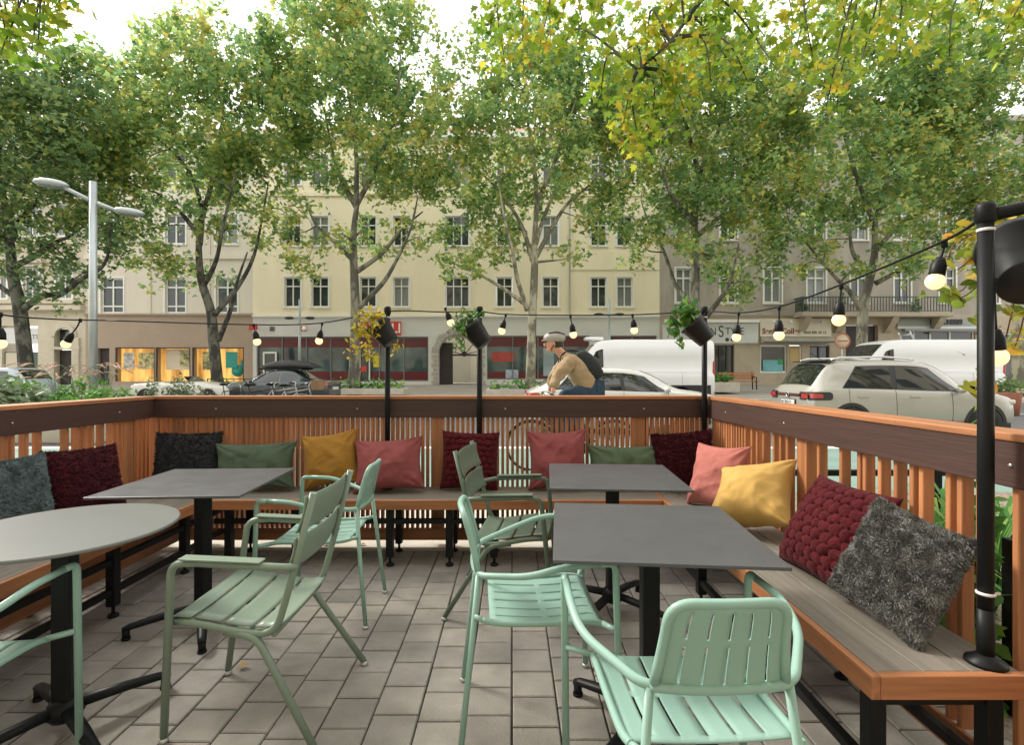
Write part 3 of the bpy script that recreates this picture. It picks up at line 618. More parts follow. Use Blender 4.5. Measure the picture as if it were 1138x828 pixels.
def tuft(label,x,y,n,h,mat,seed,group,z=-.02):
    rs=np.random.default_rng(seed); t=thing('strap_leaf_plant',label,'plant',(x,y,z),0,group); b=MB()
    for i in range(n):
        a=rs.uniform(0,2*PI); l=h*rs.uniform(.6,1.15); o=rs.uniform(.25,.75)*l; d=Vector((math.cos(a),math.sin(a),0)); w=.011*rs.uniform(.7,1.3); s=Vector((-d.y,d.x,0))*w
        p=[d*.02,d*o*.25+Vector((0,0,l*.55)),d*o*.65+Vector((0,0,l*.85)),d*o*1.15+Vector((0,0,l*.72))]
        vs=[];
        for q,k in zip(p,(1,1,.8,.05)): vs+= [q-s*k,q+s*k]
        b.add(vs,[(0,1,3,2),(2,3,5,4),(4,5,7,6)],True)
    b.build('leaves',MT[mat],t,fix=False)
for i,(x,y,n,h) in enumerate([(2.05,2.5,50,.52),(2.58,2.8,64,.72),(2.85,2.3,50,.55),(3.3,2.9,60,.70),(2.1,3.2,50,.55),(2.75,3.3,50,.62)]):
    tuft(['strap leaved green plant close behind the right fence','strap leaved green plant seen right of the near pole','strap leaved plant in the gravel at the right edge','strap leaved plant far out in the gravel bed','strap leaved plant by the low black fence rail','strap leaved plant between the low fence rails'][i],x,y,n,h,'leaf_bed',40+i,'strap leaved plants in the gravel bed')
bush('potted_shrub','glossy green shrub climbing behind the near black pole','shrub',1.80,1.98,-.01,.10,.10,1.18,230,.085,'leaf_pot',60,stems=8)
# ------------------------------------------------------------------ buildings
BY=36.0
def facade(t,name,x0,x1,z0,z1,ops,mat,y=BY,dep=.22,back=6.,top=True):
    xs=sorted({x0,x1,*[v for o in ops for v in o[:2]]}); zs=sorted({z0,z1,*[v for o in ops for v in o[2:4]]}); b=MB()
    for i in range(len(xs)-1):
        for j in range(len(zs)-1):
            xm=(xs[i]+xs[i+1])/2; zm=(zs[j]+zs[j+1])/2
            if any(o[0]<xm<o[1] and o[2]<zm<o[3] for o in ops): continue
            b.add([(xs[i],y,zs[j]),(xs[i+1],y,zs[j]),(xs[i+1],y,zs[j+1]),(xs[i],y,zs[j+1])],[(0,1,2,3)])
    for o in ops:
        a,c,d,e=o[:4]; dp=o[4] if len(o)>4 else dep
        for q in ([(a,y,d),(a,y+dp,d),(a,y+dp,e),(a,y,e)],[(c,y,d),(c,y,e),(c,y+dp,e),(c,y+dp,d)],[(a,y,e),(a,y+dp,e),(c,y+dp,e),(c,y,e)],[(a,y,d),(c,y,d),(c,y+dp,d),(a,y+dp,d)]): b.add(q,[(0,1,2,3)])
    if back:
        b.add([(x0,y,z0),(x0,y,z1),(x0,y+back,z1),(x0,y+back,z0)],[(0,1,2,3)]); b.add([(x1,y,z0),(x1,y+back,z0),(x1,y+back,z1),(x1,y,z1)],[(0,1,2,3)])
        if top: b.add([(x0,y,z1),(x1,y,z1),(x1,y+back,z1),(x0,y+back,z1)],[(0,1,2,3)])
    return b.build(name,mat,t,fix=False)
glassn=[0]
def window(t,xa,xb,za,zb,y=BY,mull=(.5,),trans=(.70,),fw=.07,surround=None,sill=True,pane=None,dep=.22,fm='frame',low=None,name='window'):
    b=MB(); yf=y+dep-.10; w=xb-xa; h=zb-za; e=.012
    for x in (xa+fw/2+e,xb-fw/2-e): b.bx(x-fw/2,x+fw/2,yf,yf+.06,za+e,zb-e)
    for z in (za+fw/2+e,zb-fw/2-e): b.bx(xa+e+fw,xb-e-fw,yf+.003,yf+.057,z-fw/2,z+fw/2)
    for m in mull: x=xa+w*m; b.bx(x-fw*.55,x+fw*.55,yf-.006,yf+.05,za+fw+e,zb-fw-e)
    for m in trans: z=za+h*m; b.bx(xa+fw+e,xb-fw-e,yf-.012,yf+.044,z-fw*.55,z+fw*.55)
    f=b.build(name,MT[fm],t)
    glassn[0]+=1
    g=MB(); g.bx(xa+.03,xb-.03,yf+.062,yf+.075,za+.03,zb-.03); g.build('pane',MT[pane or ('glass2' if (glassn[0]*7)%5==0 else 'glass')],f)
    if surround:
        s=MB(); k=surround; s.bx(xa-k,xa,y-.035,y-.002,za-.02,zb+k); s.bx(xb,xb+k,y-.035,y-.002,za-.02,zb+k); s.bx(xa,xb,y-.034,y-.003,zb,zb+k); s.build('surround',MT['frame'],f)
    if sill:
        s=MB(); k=.12; s.bx(xa-k,xb+k,y-.10,y-.001,za-.10,za-.022); s.build('sill',MT['frame'],f)
    return f
def pbox(t,name,mat,xa,xb,ya,yb,za,zb,bev=0.):
    b=MB(); b.bx(xa,xb,ya,yb,za,zb); return b.build(name,mat,t,bevel=bev)
roofm=M('red_roof_tiles',srgb(166,116,98),.8,.2,2.,(6,1,1))
Z0=.40; ZT=fz(150)
# --- pale yellow house
t=thing('apartment_building','pale yellow apartment house with red shopfronts and an arched gate','building',(0,0,0))
yel=M('cream_yellow_render',srgb(236,225,194),.88,.07,.5,(1,1,.3),bump=.15,bscale=6)
x0,x1=fx(281),fx(733); zb=fz(352)
cols=[(316,334),(346,365),(400,418),(437,454.6),(495,521.5),(551.5,569.5),(603,621),(656.5,674),(685.5,703)]
ops=[(fx(a),fx(b_),fz(lo),fz(hi)) for a,b_ in cols for hi,lo in ((308,341),(240,273),(172,205))]
facade(t,'wall',x0,x1,zb,ZT,ops,yel,back=5.)
for o in ops: window(t,*o,mull=((.333,.667) if o[1]-o[0]>1.4 else (.5,)),trans=(.70,),surround=.11)
pbox(t,'cornice',MT['frame'],x0,x1,BY-.55,BY-.001,ZT-.35,ZT+.05); pbox(t,'string_course',yel,x0,x1,BY-.12,BY-.001,fz(218),fz(214)); pbox(t,'string_course',MT['frame'],x0,x1,BY-.14,BY-.001,zb-.02,zb+.10)
b=MB(); b.prism([(BY-.5,ZT+.05),(BY+3.,ZT+2.0),(BY+5,ZT+1.8),(BY+5,ZT+.05)],x0,x1,'yz'); b.build('roof',roofm,t)
pbox(t,'projecting_bay',yel,fx(634),x1-.02,BY-.06,BY-.002,fz(300),fz(279)); pbox(t,'drainpipe',MT['galv'],fx(633)-.05,fx(633)+.05,BY-.12,BY-.02,zb+.1,ZT-.36)
wht=M('white_shop_render',srgb(208,208,202),.8,.06,.6)
sh=[(fx(285),fx(476),fz(424),fz(374),.35),(fx(487),fx(532),Z0,fz(371),5.0),(fx(541),fx(655),fz(422),fz(373),.35),(fx(676),fx(730),fz(422),fz(373),.35)]
facade(t,'ground_floor_wall',x0,x1,Z0-.3,zb-.021,sh,wht,back=5.,top=False)
red=M('red_window_film',srgb(96,20,28),.25,.1,1.,spec=.6); teal=M('shop_glass_teal',srgb(44,62,64),.06,.35,.6,spec=.8,col2=srgb(70,92,92))
alu=M('grey_aluminium',srgb(120,122,122),.4,.05,3,metal=.4)
for k,(a,c,d,e) in enumerate([s_[:4] for s_ in (sh[0],sh[2],sh[3])]):
    b=MB(); n=max(2,int((c-a)/1.7)); yf=BY+.14
    for i in range(n+1):
        x=a+.03+(c-a-.06)*i/n; b.bx(x-.035,x+.035,yf,yf+.08,d+.01,e-.01)
    b.bx(a+.07,c-.07,yf+.003,yf+.077,d+.01,d+.09); b.bx(a+.07,c-.07,yf+.003,yf+.077,e-.09,e-.01)
    w=b.build('shop_window',alu,t); hh=e-d
    b=MB(); b.bx(a+.02,c-.02,yf+.085,yf+.10,d+.02,e-.02); b.build('pane',teal,w)
    b=MB(); b.bx(a+.03,c-.03,yf+.079,yf+.084,e-.75,e-.04); b.build('film',red,w); b=MB(); b.bx(a+.03,c-.03,yf+.079,yf+.084,d+.05,d+(.70 if k<1 else .55)); b.build('film',red,w)
dr=MB(); xa,xb=fx(292),fx(307)
for x in (xa,xb-.1): dr.bx(x,x+.1,BY+.02,BY+.12,Z0+.05,fz(391))
dr.bx(xa+.1,xb-.1,BY+.02,BY+.12,fz(391)-.12,fz(391)); d_=dr.build('door',MT['frame'],t); b=MB(); b.bx(xa+.1,xb-.1,BY+.06,BY+.08,Z0+.05,fz(391)-.12); b.build('pane',MT['glass'],d_)
# second door of the red shop behind the tree
dr=MB(); xa,xb=fx(399),fx(411)
for x in (xa,xb-.08): dr.bx(x,x+.08,BY+.02,BY+.12,Z0+.05,fz(388))
d_=dr.build('door',MT['frame'],t); b=MB(); b.bx(xa+.08,xb-.08,BY+.06,BY+.08,Z0+.05,fz(388)); b.build('pane',MT['glass'],d_)
yp=M('yellow_poster',srgb(226,200,60),.5,.08,4); pbox(t,'poster',yp,fx(414),fx(422),BY+.20,BY+.212,fz(408),fz(395)); pbox(t,'poster',M('red_poster',srgb(206,70,50),.5,.1,3),fx(400),fx(407),BY+.04,BY+.055,fz(413),fz(407))
pbox(t,'display',M('coral_display',srgb(170,72,62),.6,.2,2.),fx(546),fx(572),BY+.205,BY+.217,fz(402),fz(391)); pbox(t,'display',M('blue_white_display',srgb(170,180,196),.6,.3,2.),fx(562),fx(576),BY+.205,BY+.217,fz(421),fz(411))
pbox(t,'display',M('lit_door_glass',srgb(150,166,170),.2,.2,1.),fx(604),fx(616),BY+.205,BY+.217,fz(418),fz(386))
# sign band of the red shop
sg=pbox(t,'shop_sign',M('red_sign_board',srgb(196,52,44),.45,.05,2),fx(398.5),fx(446),BY-.13,BY-.004,fz(372.5),fz(357.5),.02)
wl=M('white_letters',srgb(235,232,226),.5,.02); text('letters','AV',.95,wl,sg,(fx(400.5),BY-.131,fz(370)),ext=.02,bold=.012); text('letters','LI',.95,wl,sg,(fx(435),BY-.131,fz(370)),ext=.02,bold=.012)
pbox(t,'vent',M('vent_grey',srgb(90,92,92),.6,.1,4),fx(300),fx(305),BY-.05,BY-.003,fz(368),fz(363))
# gate: arch ring of rusticated stones, gate leaf, courtyard wall
xa,xb=sh[1][0],sh[1][1]; zt=sh[1][3]; xc=(xa+xb)/2; rx=(xb-xa)/2; zsps=zt-rx*.98
arch=[(xa+.001,zsps)]+[(xc-rx*math.cos(a),zsps+rx*.96*math.sin(a)) for a in np.linspace(.02,PI-.02,18)]+[(xb-.001,zsps),(xb-.001,zt-.001),(xa+.001,zt-.001)]
b=MB()
pts=[(xc-rx*math.cos(a)*.999,zsps+rx*.97*math.sin(a)) for a in np.linspace(0,PI,19)]
for (p,q) in zip(pts,pts[1:]): b.prism([p,q,(q[0],zt-.002),(p[0],zt-.002)],BY+.002,BY+.5,'xz')
b.build('gate_arch',wht,t)
b=MB(); st=M('gate_stone',srgb(170,166,154),.85,.12,2)
for k in range(9):
    z=Z0+.06+k*.30
    if z+.27<zsps: 
        w=.34 if k%2 else .46; b.bx(xa-w,xa-.002,BY-.07,BY-.002,z,z+.26); b.bx(xb+.002,xb+w,BY-.07,BY-.002,z,z+.26)
for k in range(11):
    a0=PI*k/11+.02; a1=PI*(k+1)/11-.02; r0,r1=rx*1.003,rx*1.003+(.36 if k%2 else .46)
    b.prism([(xc-r0*math.cos(a0),zsps+r0*.97*math.sin(a0)),(xc-r0*math.cos(a1),zsps+r0*.97*math.sin(a1)),(xc-r1*math.cos(a1),zsps+r1*.97*math.sin(a1)),(xc-r1*math.cos(a0),zsps+r1*.97*math.sin(a0))],BY-.07,BY-.002,'xz')
b.build('gate_surround',st,t)
gl=M('dark_gate_wood',srgb(52,44,42),.6,.2,3); b=MB(); b.bx(xa+.03,xa+.95,BY+.55,BY+.65,Z0,zsps+.8); b.build('gate_leaf',gl,t)
b=MB(); b.bx(xa+.95,xb-.03,BY+.56,BY+.62,zsps-.14,zsps-.02)
for a in np.linspace(.25,PI-.25,5): b.tube([(xc+.35,BY+.59,zsps-.05),(xc+.35-1.1*math.cos(a),BY+.59,zsps-.05+1.0*math.sin(a))],.03,6)
b.ball((xc+.35,BY+.59,zsps),.2,12,(1,.3,1)); b.build('fanlight',gl,t)
b=MB(); b.bx(xa-4,xb+4,BY+9.5,BY+9.8,Z0-.3,7.5); cw=b.build('courtyard_wall',wht,t); b=MB(); b.bx(xa-4,xb+4,BY+.6,BY+9.5,.36,.452); b.build('gateway_floor',MT['pav'],t)
b=MB(); b.bx(fx(511),fx(527),BY+9.42,BY+9.49,.45,3.6); b.build('courtyard_door',MT['frame'],t)
# projecting signs
for nm,lab,px,py,w,h in (('projecting_sign','small red box sign projecting beside the brown shopfront',285.5,364,.55,.42),('projecting_sign','small red and white sign projecting on the white shop band',340,366,.5,.36)):
    s=thing(nm,lab,'sign',(fx(px),BY,fz(py)),0); b=MB(); b.bx(-w/2,w/2,-.6,-.45,-h/2,h/2); b.build('panel',bpy.data.materials['red_sign_board'],s,bevel=.03); b=MB(); b.bx(-.02,.02,-.45,-.01,-.03,.03); b.build('bracket',MT['darkplastic'],s)
    if px>300: b=MB(); b.lathe([(.16,0),(.16,.02),(.001,.02)],(.12,-.605,0),20,Matrix.Rotation(PI/2,3,'X')); b.build('white_disc',wl,s)
# --- beige house with lit shop
t=thing('apartment_building','beige house with a brown ground floor and warm lit shop windows','building',(0,0,0))
bei=M('beige_render',srgb(214,206,190),.88,.08,.5,(1,1,.3),bump=.15,bscale=6); brn=M('brown_shop_render',srgb(168,150,132),.85,.06,.7,bump=.1,bscale=8)
x0,x1=fx(95),fx(281); zb=fz(350)
ops=[(fx(a),fx(b_),fz(lo),fz(hi)) for a,b_ in ((112,137),(183.5,206),(240,264),(150,167)) for hi,lo in ((309,348),(238,271),(170,203)) if not(a==150)]
facade(t,'wall',x0,x1,zb,fz(146),ops,bei,back=6)
for o in ops: window(t,*o,mull=(.5,),trans=(.74,.2) if o[2]<7 else (.7,),fw=.09,surround=.10)
for a in (160,226): pbox(t,'pilaster',bei,fx(a),fx(a+8),BY-.06,BY-.002,zb+.11,fz(225))
pbox(t,'string_course',brn,x0,x1,BY-.16,BY-.002,zb-.02,zb+.1); pbox(t,'string_course',bei,x0,x1,BY-.14,BY-.002,fz(288),fz(284)); pbox(t,'cornice',bei,x0,x1,BY-.5,BY-.002,fz(146)-.4,fz(146))
b=MB(); b.prism([(BY-.4,fz(146)),(BY+3.,fz(146)+1.6),(BY+6,fz(146)+1.4),(BY+6,fz(146))],x0,x1,'yz'); b.build('roof',roofm,t)
sh=[(fx(128),fx(172),fz(424),fz(386),.6),(fx(172.8),fx(211.5),fz(424),fz(386),.6),(fx(213.5),fx(271),fz(424),fz(386),.6),(fx(108),fx(121.5),Z0,fz(387),.4)]
facade(t,'ground_floor_wall',x0,x1,Z0-.3,zb-.021,sh,brn,back=6,top=False)
warm=bpy.data.materials.new('lit_shop_wall'); warm.use_nodes=True; nt=warm.node_tree; bs=nt.nodes['Principled BSDF']; nz=nt.nodes.new('ShaderNodeTexNoise'); tc=nt.nodes.new('ShaderNodeTexCoord'); mp=nt.nodes.new('ShaderNodeMapping'); mp.inputs['Scale'].default_value=(2.2,1,.35); cr=nt.nodes.new('ShaderNodeValToRGB')
nt.links.new(tc.outputs['Object'],mp.inputs['Vector']); nt.links.new(mp.outputs[0],nz.inputs['Vector']); nz.inputs['Scale'].default_value=1.1; nz.inputs['Detail'].default_value=4; nt.links.new(nz.outputs['Fac'],cr.inputs['Fac']); cr.color_ramp.elements[0].position=.35; cr.color_ramp.elements[0].color=(*srgb(150,100,44),1); cr.color_ramp.elements[1].position=.65; cr.color_ramp.elements[1].color=(*srgb(226,178,96),1)
nt.links.new(cr.outputs[0],bs.inputs['Base Color']); nt.links.new(cr.outputs[0],bs.inputs['Emission Color']); bs.inputs['Emission Strength'].default_value=.5
for a,c,d,e in [s_[:4] for s_ in sh[:3]]:
    b=MB(); b.bx(a,c,BY+.55,BY+.59,d,e); b.build('lit_interior',warm,t)
    b=MB(); fw=.05
    for x in (a+fw,c-fw): b.bx(x-fw+.01,x+fw-.01,BY+.03,BY+.10,d+.01,e-.01)
    b.bx(a+.09,c-.09,BY+.033,BY+.097,e-.08,e-.01); b.build('shop_window',MT['darkplastic'],t)
pbox(t,'door',gl,fx(108)+.03,fx(121.5)-.03,BY+.25,BY+.33,Z0,fz(387)-.03)
post=[M('poster_grey',srgb(120,130,132),.5,.5,3,col2=srgb(190,190,180)),M('poster_leafy',srgb(90,100,80),.5,.6,4,col2=srgb(190,180,120)),M('white_shelf',srgb(220,206,180),.5,.05,2),M('poster_teal',srgb(40,150,138),.5,.06,2)]
for a,c,hi,lo,m_,yy in ((134,146,392,410,0,.5),(151,171,392,410,1,.5),(180,211,388,411,2,.8),(196,208,390,406.5,1,.7),(222,238,391,411,1,.6),(249.5,262.5,391,409,3,.3),(265,270,400,408,3,.5)):
    pbox(t,'poster',post[m_],fx(a),fx(c),BY+yy*.55,BY+yy*.55+.03,fz(lo),fz(hi))
b=MB(); b.lathe([(.42,0),(.42,.02),(.001,.02)],(fx(262),BY+.25,fz(412)),24,Matrix.Rotation(PI/2,3,'X')); b.build('round_sticker',post[3],t)
# --- ornate house at far left
t=thing('apartment_building','ornate cream house at the left edge with arched doorway and pedimented windows','building',(0,0,0))
crm=M('ornate_cream_stone',srgb(196,188,168),.88,.09,.8,bump=.25,bscale=9); x0,x1=fx(-70),fx(95)
ops=[(fx(a),fx(a+17),fz(lo),fz(hi)) for a in (-46,-10,26,62.5) for hi,lo in ((296,332),(226,262),(160,194))]
facade(t,'wall',x0,x1,fz(345),fz(140),ops,crm,back=6)
for o in ops:
    w=window(t,*o,mull=(.5,),trans=(.7,),pane='glass2',surround=.14); xm=(o[0]+o[1])/2
    b=MB(); n=10; b.prism([(xm-1.0,o[3]+.35)]+[(xm-1.0*math.cos(PI*k/n),o[3]+.35+.5*math.sin(PI*k/n)) for k in range(n+1)],BY-.28,BY-.002,'xz'); b.bx(xm-1.08,xm+1.08,BY-.32,BY-.002,o[3]+.22,o[3]+.35); b.build('pediment',crm,w)
    b=MB()
    for s in(-.8,.8): b.bx(xm+s-.12,xm+s+.12,BY-.2,BY-.002,o[3]-.3,o[3]+.215)
    b.build('bracket',crm,w)
for za,zb_,k in ((345,340,.45),(337.5,333.5,.22),(272,268,.3)): pbox(t,'cornice',crm,x0,x1,BY-k,BY-.002,fz(za),fz(zb_))
pbox(t,'cornice',crm,x0,x1,BY-.6,BY-.002,fz(146),fz(140)); b=MB(); b.prism([(BY-.4,fz(140)),(BY+3.,fz(140)+1.4),(BY+6,fz(140)+1.2),(BY+6,fz(140))],x0,x1,'yz'); b.build('roof',roofm,t)
sh=[(fx(2),fx(42),Z0,fz(362),.35),(fx(62),fx(81),Z0,fz(365),.5),(fx(-50),fx(-10),Z0,fz(362),.35)]
facade(t,'ground_floor_wall',x0,x1,Z0-.3,fz(345)-.002,sh,crm,back=6,top=False)
for (xa,xb) in ((fx(62),fx(81)),):
    b=MB(); xc=(xa+xb)/2; r=(xb-xa)/2
    for k in range(12):
        a0=PI*k/12;a1=PI*(k+1)/12; p=[(xc-r*math.cos(a),fz(374)+r*math.sin(a)) for a in(a0,a1)]; q=[(xc-(r+.3)*math.cos(a),fz(374)+(r+.3)*math.sin(a)) for a in(a0,a1)]
        b.prism([p[0],p[1],q[1],q[0]],BY-.12,BY+.1,'xz')
    b.bx(xa-.5,xa-.01,BY-.14,BY-.003,Z0,fz(375)); b.bx(xb+.01,xb+.5,BY-.14,BY-.003,Z0,fz(375)); b.bx(xa-.55,xb+.55,BY-.16,BY+.1,fz(388.5),fz(385.5)); b.build('door_surround',crm,t)
    d_=pbox(t,'door',gl,xa+.02,xb-.02,BY+.3,BY+.38,Z0,fz(389)); pbox(t,'door_glass',MT['glass'],xa+.02,xb-.02,BY+.3,BY+.36,fz(385),fz(365.5))
pbox(t,'shop_shutter',M('green_grey_shutter',srgb(84,98,94),.5,.15,2,(.2,1,8)),fx(2)+.02,fx(42)-.02,BY+.2,BY+.26,Z0,fz(391)); pbox(t,'shop_front',crm,fx(4),fx(18),BY+.15,BY+.19,Z0,fz(392))
sg=pbox(t,'shop_sign',M('pale_sign_board',srgb(206,208,204),.5,.04,2),fx(0),fx(42),BY+.06,BY+.16,fz(382),fz(364.5)); text('letters','IATSON',.42,M('sign_letters_grey',srgb(70,76,80),.5,.05),sg,(fx(28.5),BY+.058,fz(376.5)),ext=.008)
pbox(t,'shop_shutter',bpy.data.materials['green_grey_shutter'],fx(-50)+.02,fx(-10)-.02,BY+.2,BY+.26,Z0,fz(362))
# --- grey stone house on the right
t=thing('apartment_building','grey stone house on the right with tall windows, balcony and shop signs','building',(0,0,0))
gry=M('grey_stone_render',srgb(168,160,148),.9,.17,.9,(1,1,.4),bump=.3,bscale=10); x0,x1=fx(733),fx(1290); zb=fz(350)
cols=[(751,769),(800.5,819),(849,868.5),(897,917.5),(945.5,964),(994,1012),(1044,1062),(1092,1110),(1140,1158),(1188,1206)]
ops=[(fx(a),fx(b_),fz(lo),fz(hi)) for a,b_ in cols for hi,lo in ((298,336.5),(229,266.5),(160,197))]
facade(t,'wall',x0,x1,zb,fz(132),ops,gry,back=6)
for o in ops: window(t,*o,mull=(.5,),trans=(.72,),fw=.10,surround=.10,pane='glass2' if random.random()<.3 else 'glass')
pbox(t,'cornice',gry,x0,x1,BY-.6,BY-.002,fz(138),fz(132)); b=MB(); b.prism([(BY-.4,fz(132)),(BY+3.,fz(132)+1.4),(BY+6,fz(132)+1.2),(BY+6,fz(132))],x0,x1,'yz'); b.build('roof',roofm,t)
pbox(t,'string_course',gry,x0,fx(882),BY-.18,BY-.002,zb,zb+.16)
stn=M('ground_floor_stone',srgb(176,164,144),.85,.1,.9,bump=.2,bscale=8)
sh=[(fx(737),fx(788),fz(420),fz(384),.3),(fx(793),fx(816),fz(420),fz(383),.3),(fx(845),fx(875),fz(414),fz(383.5),.3),(fx(877),fx(891),Z0,fz(383.5),.3),(fx(900),fx(922),fz(422),fz(384),.3),(fx(940),fx(976),Z0,fz(361),.5),(fx(1000),fx(1084),fz(420),fz(367),.3),(fx(1110),fx(1180),Z0,fz(370),.3)]
facade(t,'ground_floor_wall',x0,x1,Z0-.3,zb-.002,sh,stn,back=6,top=False)
pbox(t,'door',gl,sh[5][0]+.03,sh[5][1]-.03,BY+.3,BY+.4,Z0,fz(361)-.03)
for k,mm,tr in ((0,(.3,.62),()),(1,(.33,.67),()),(2,(),()),(4,(.5,),()),(6,(.2,.42,.68),()),(7,(.5,),())):
    a,c,d,e=sh[k][:4]; window(t,a,c,d,e,mull=mm,trans=tr,fw=.10,sill=False,fm='darkplastic' if k in(1,4) else 'frame',pane='glass',name='shop_window')
pbox(t,'lit_interior',warm,sh[1][0]+.06,sh[1][1]-.06,BY+.188,BY+.192,sh[1][2]+.3,sh[1][3]-.1)
pbox(t,'door',stn,sh[3][0]+.05,sh[3][1]-.05,BY+.15,BY+.2,Z0,sh[3][3]-.05); pbox(t,'poster',M('tan_notice',srgb(196,168,112),.6,.05,2),fx(878.5),fx(888.5),BY+.12,BY+.145,fz(402),fz(387.5))
pbox(t,'poster',M('cyan_poster',srgb(112,176,186),.5,.15,1.5),fx(848.5),fx(871),BY+.10,BY+.115,fz(413.5),fz(400)); pbox(t,'poster',M('green_corner_poster',srgb(50,150,90),.5,.1,2),fx(865),fx(871),BY+.085,BY+.099,fz(405),fz(399.5))
pbox(t,'poster',M('orange_panel',srgb(214,160,92),.6,.1,2),fx(742),fx(755),BY+.12,BY+.14,fz(379.5)-.9,fz(371)-.9)
white=M('white_sign_board',srgb(206,210,208),.5,.04,1.5); dl=M('dark_letters',srgb(48,50,54),.5,.05); rl=M('dark_red_letters',srgb(118,38,40),.5,.05)
pbox(t,'shop_fascia',white,fx(736),fx(785.5),BY-.14,BY-.003,fz(381),fz(361))
sg=pbox(t,'shop_sign',white,fx(786.5),fx(841.5),BY-.16,BY-.003,fz(381.5),fz(360)); text('letters','N',.72,dl,sg,(fx(788),BY-.161,fz(372.5)),ext=.01,wscale=.8); text('letters','S',1.12,dl,sg,(fx(797),BY-.161,fz(374.6)),ext=.01,wscale=.8); text('letters','TYLE',.70,dl,sg,(fx(805),BY-.161,fz(372)),ext=.01,wscale=.85)
b=MB()
for x in (807,813): b.lathe([(.13,0),(.13,.02),(.001,.02)],(fx(x),BY-.162,fz(377.5)),16,Matrix.Rotation(PI/2,3,'X'))
b.build('sign_dots',dl,sg)
pbox(t,'awning_box',MT['frame'],fx(737),fx(841),BY-.45,BY-.17,fz(359),fz(355.5))
sg=pbox(t,'shop_sign',M('cream_sign_board',srgb(214,206,186),.55,.04,1.5),fx(843.5),fx(922),BY-.20,BY-.003,fz(374.5),fz(354.5)); text('letters','SeniorColleg',.53,rl,sg,(fx(845.5),BY-.201,fz(371)),ext=.01,wscale=.97,bold=.016); text('letters','0660 890 30 15',.24,dl,sg,(fx(891),BY-.201,fz(371)),ext=.006,wscale=1.05,bold=.006)
b=MB(); b.bx(fx(844),fx(923),BY-.62,BY-.203,fz(381),fz(378.2)); b.bx(fx(844),fx(923),BY-.30,BY-.204,fz(377.5),fz(375.5)); b.build('awning',M('grey_awning',srgb(176,172,160),.7,.1,2),t)
pbox(t,'awning_edge',M('awning_edge_dark',srgb(92,94,88),.7,.1,2),fx(844),fx(923),BY-.64,BY-.621,fz(381.5),fz(379.8))
b=MB()
for x in (856,875,908): b.lathe([(.05,0),(.12,-.16),(.10,-.18)],(fx(x),BY-.5,fz(357)),10); b.tube([(fx(x),BY-.5,fz(357)),(fx(x),BY-.01,fz(355))],.02,6)
b.build('sign_lamps',white,t)
pbox(t,'shop_fascia',M('greenish_fascia',srgb(150,156,146),.6,.06,1.5),fx(996),fx(1086),BY-.12,BY-.003,fz(362.5),fz(354.5))
sg=pbox(t,'shop_sign',white,fx(996),fx(1086),BY-.15,BY-.003,fz(365.5),fz(362.7)); text('letters','FLEISCHEREI',.46,dl,sg,(fx(1032),BY-.16,fz(360.3)),ext=.03,wscale=.88,bold=.02)
b=MB(); b.bx(fx(1000),fx(1084),BY-.5,BY-.16,fz(368.5),fz(366)); b.build('awning_box',alu,t)
# balcony
bz=fz(349); b=MB(); b.bx(fx(881),fx(1045),BY-1.15,BY-.001,bz-.28,bz); b.build('balcony_slab',stn,t,bevel=.03)
for x in (890,930,985,1036):
    b=MB(); b.prism([(BY-1.0,bz-.282),(BY-.003,bz-.282),(BY-.003,bz-1.35),(BY-.25,bz-1.2),(BY-.8,bz-.6)],fx(x)-.22,fx(x)+.22,'yz'); b.build('corbel',stn,t)
b=MB(); xa,xb=fx(883),fx(1043)
b.bx(xa,xb,BY-1.08,BY-1.02,bz+1.0,bz+1.07); b.bx(xa,xb,BY-1.07,BY-1.03,bz+.08,bz+.12)
x=xa
while x<xb: b.bx(x,x+.05,BY-1.065,BY-1.035,bz+.12,bz+1.0); x+=.20
for xx in (xa,xb): b.bx(xx-.03,xx+.03,BY-1.05,BY-.01,bz+1.0,bz+1.07); b.bx(xx-.03,xx+.03,BY-1.08,BY-1.02,bz,bz+1.0)
for i in range(8): b.bx(xa-.02,xa+.02,BY-.95+i*.12,BY-.92+i*.12,bz+.1,bz+1.0)
b.build('balcony_railing',M('balcony_iron',srgb(58,70,72),.5,.1,3),t)
for i,(px,lab) in enumerate(((886,'green plant on the left end of the balcony'),(929,'tall green plant on the balcony by the third window'),(1010,'small dark plant in the middle of the balcony'))):
    bush('balcony_plant',lab,'plant',fx(px),BY-.6,bz,.4,.25,[.7,2.0,.9][i],120,.22,'leaf_bed',80+i,group='plants on the balcony')
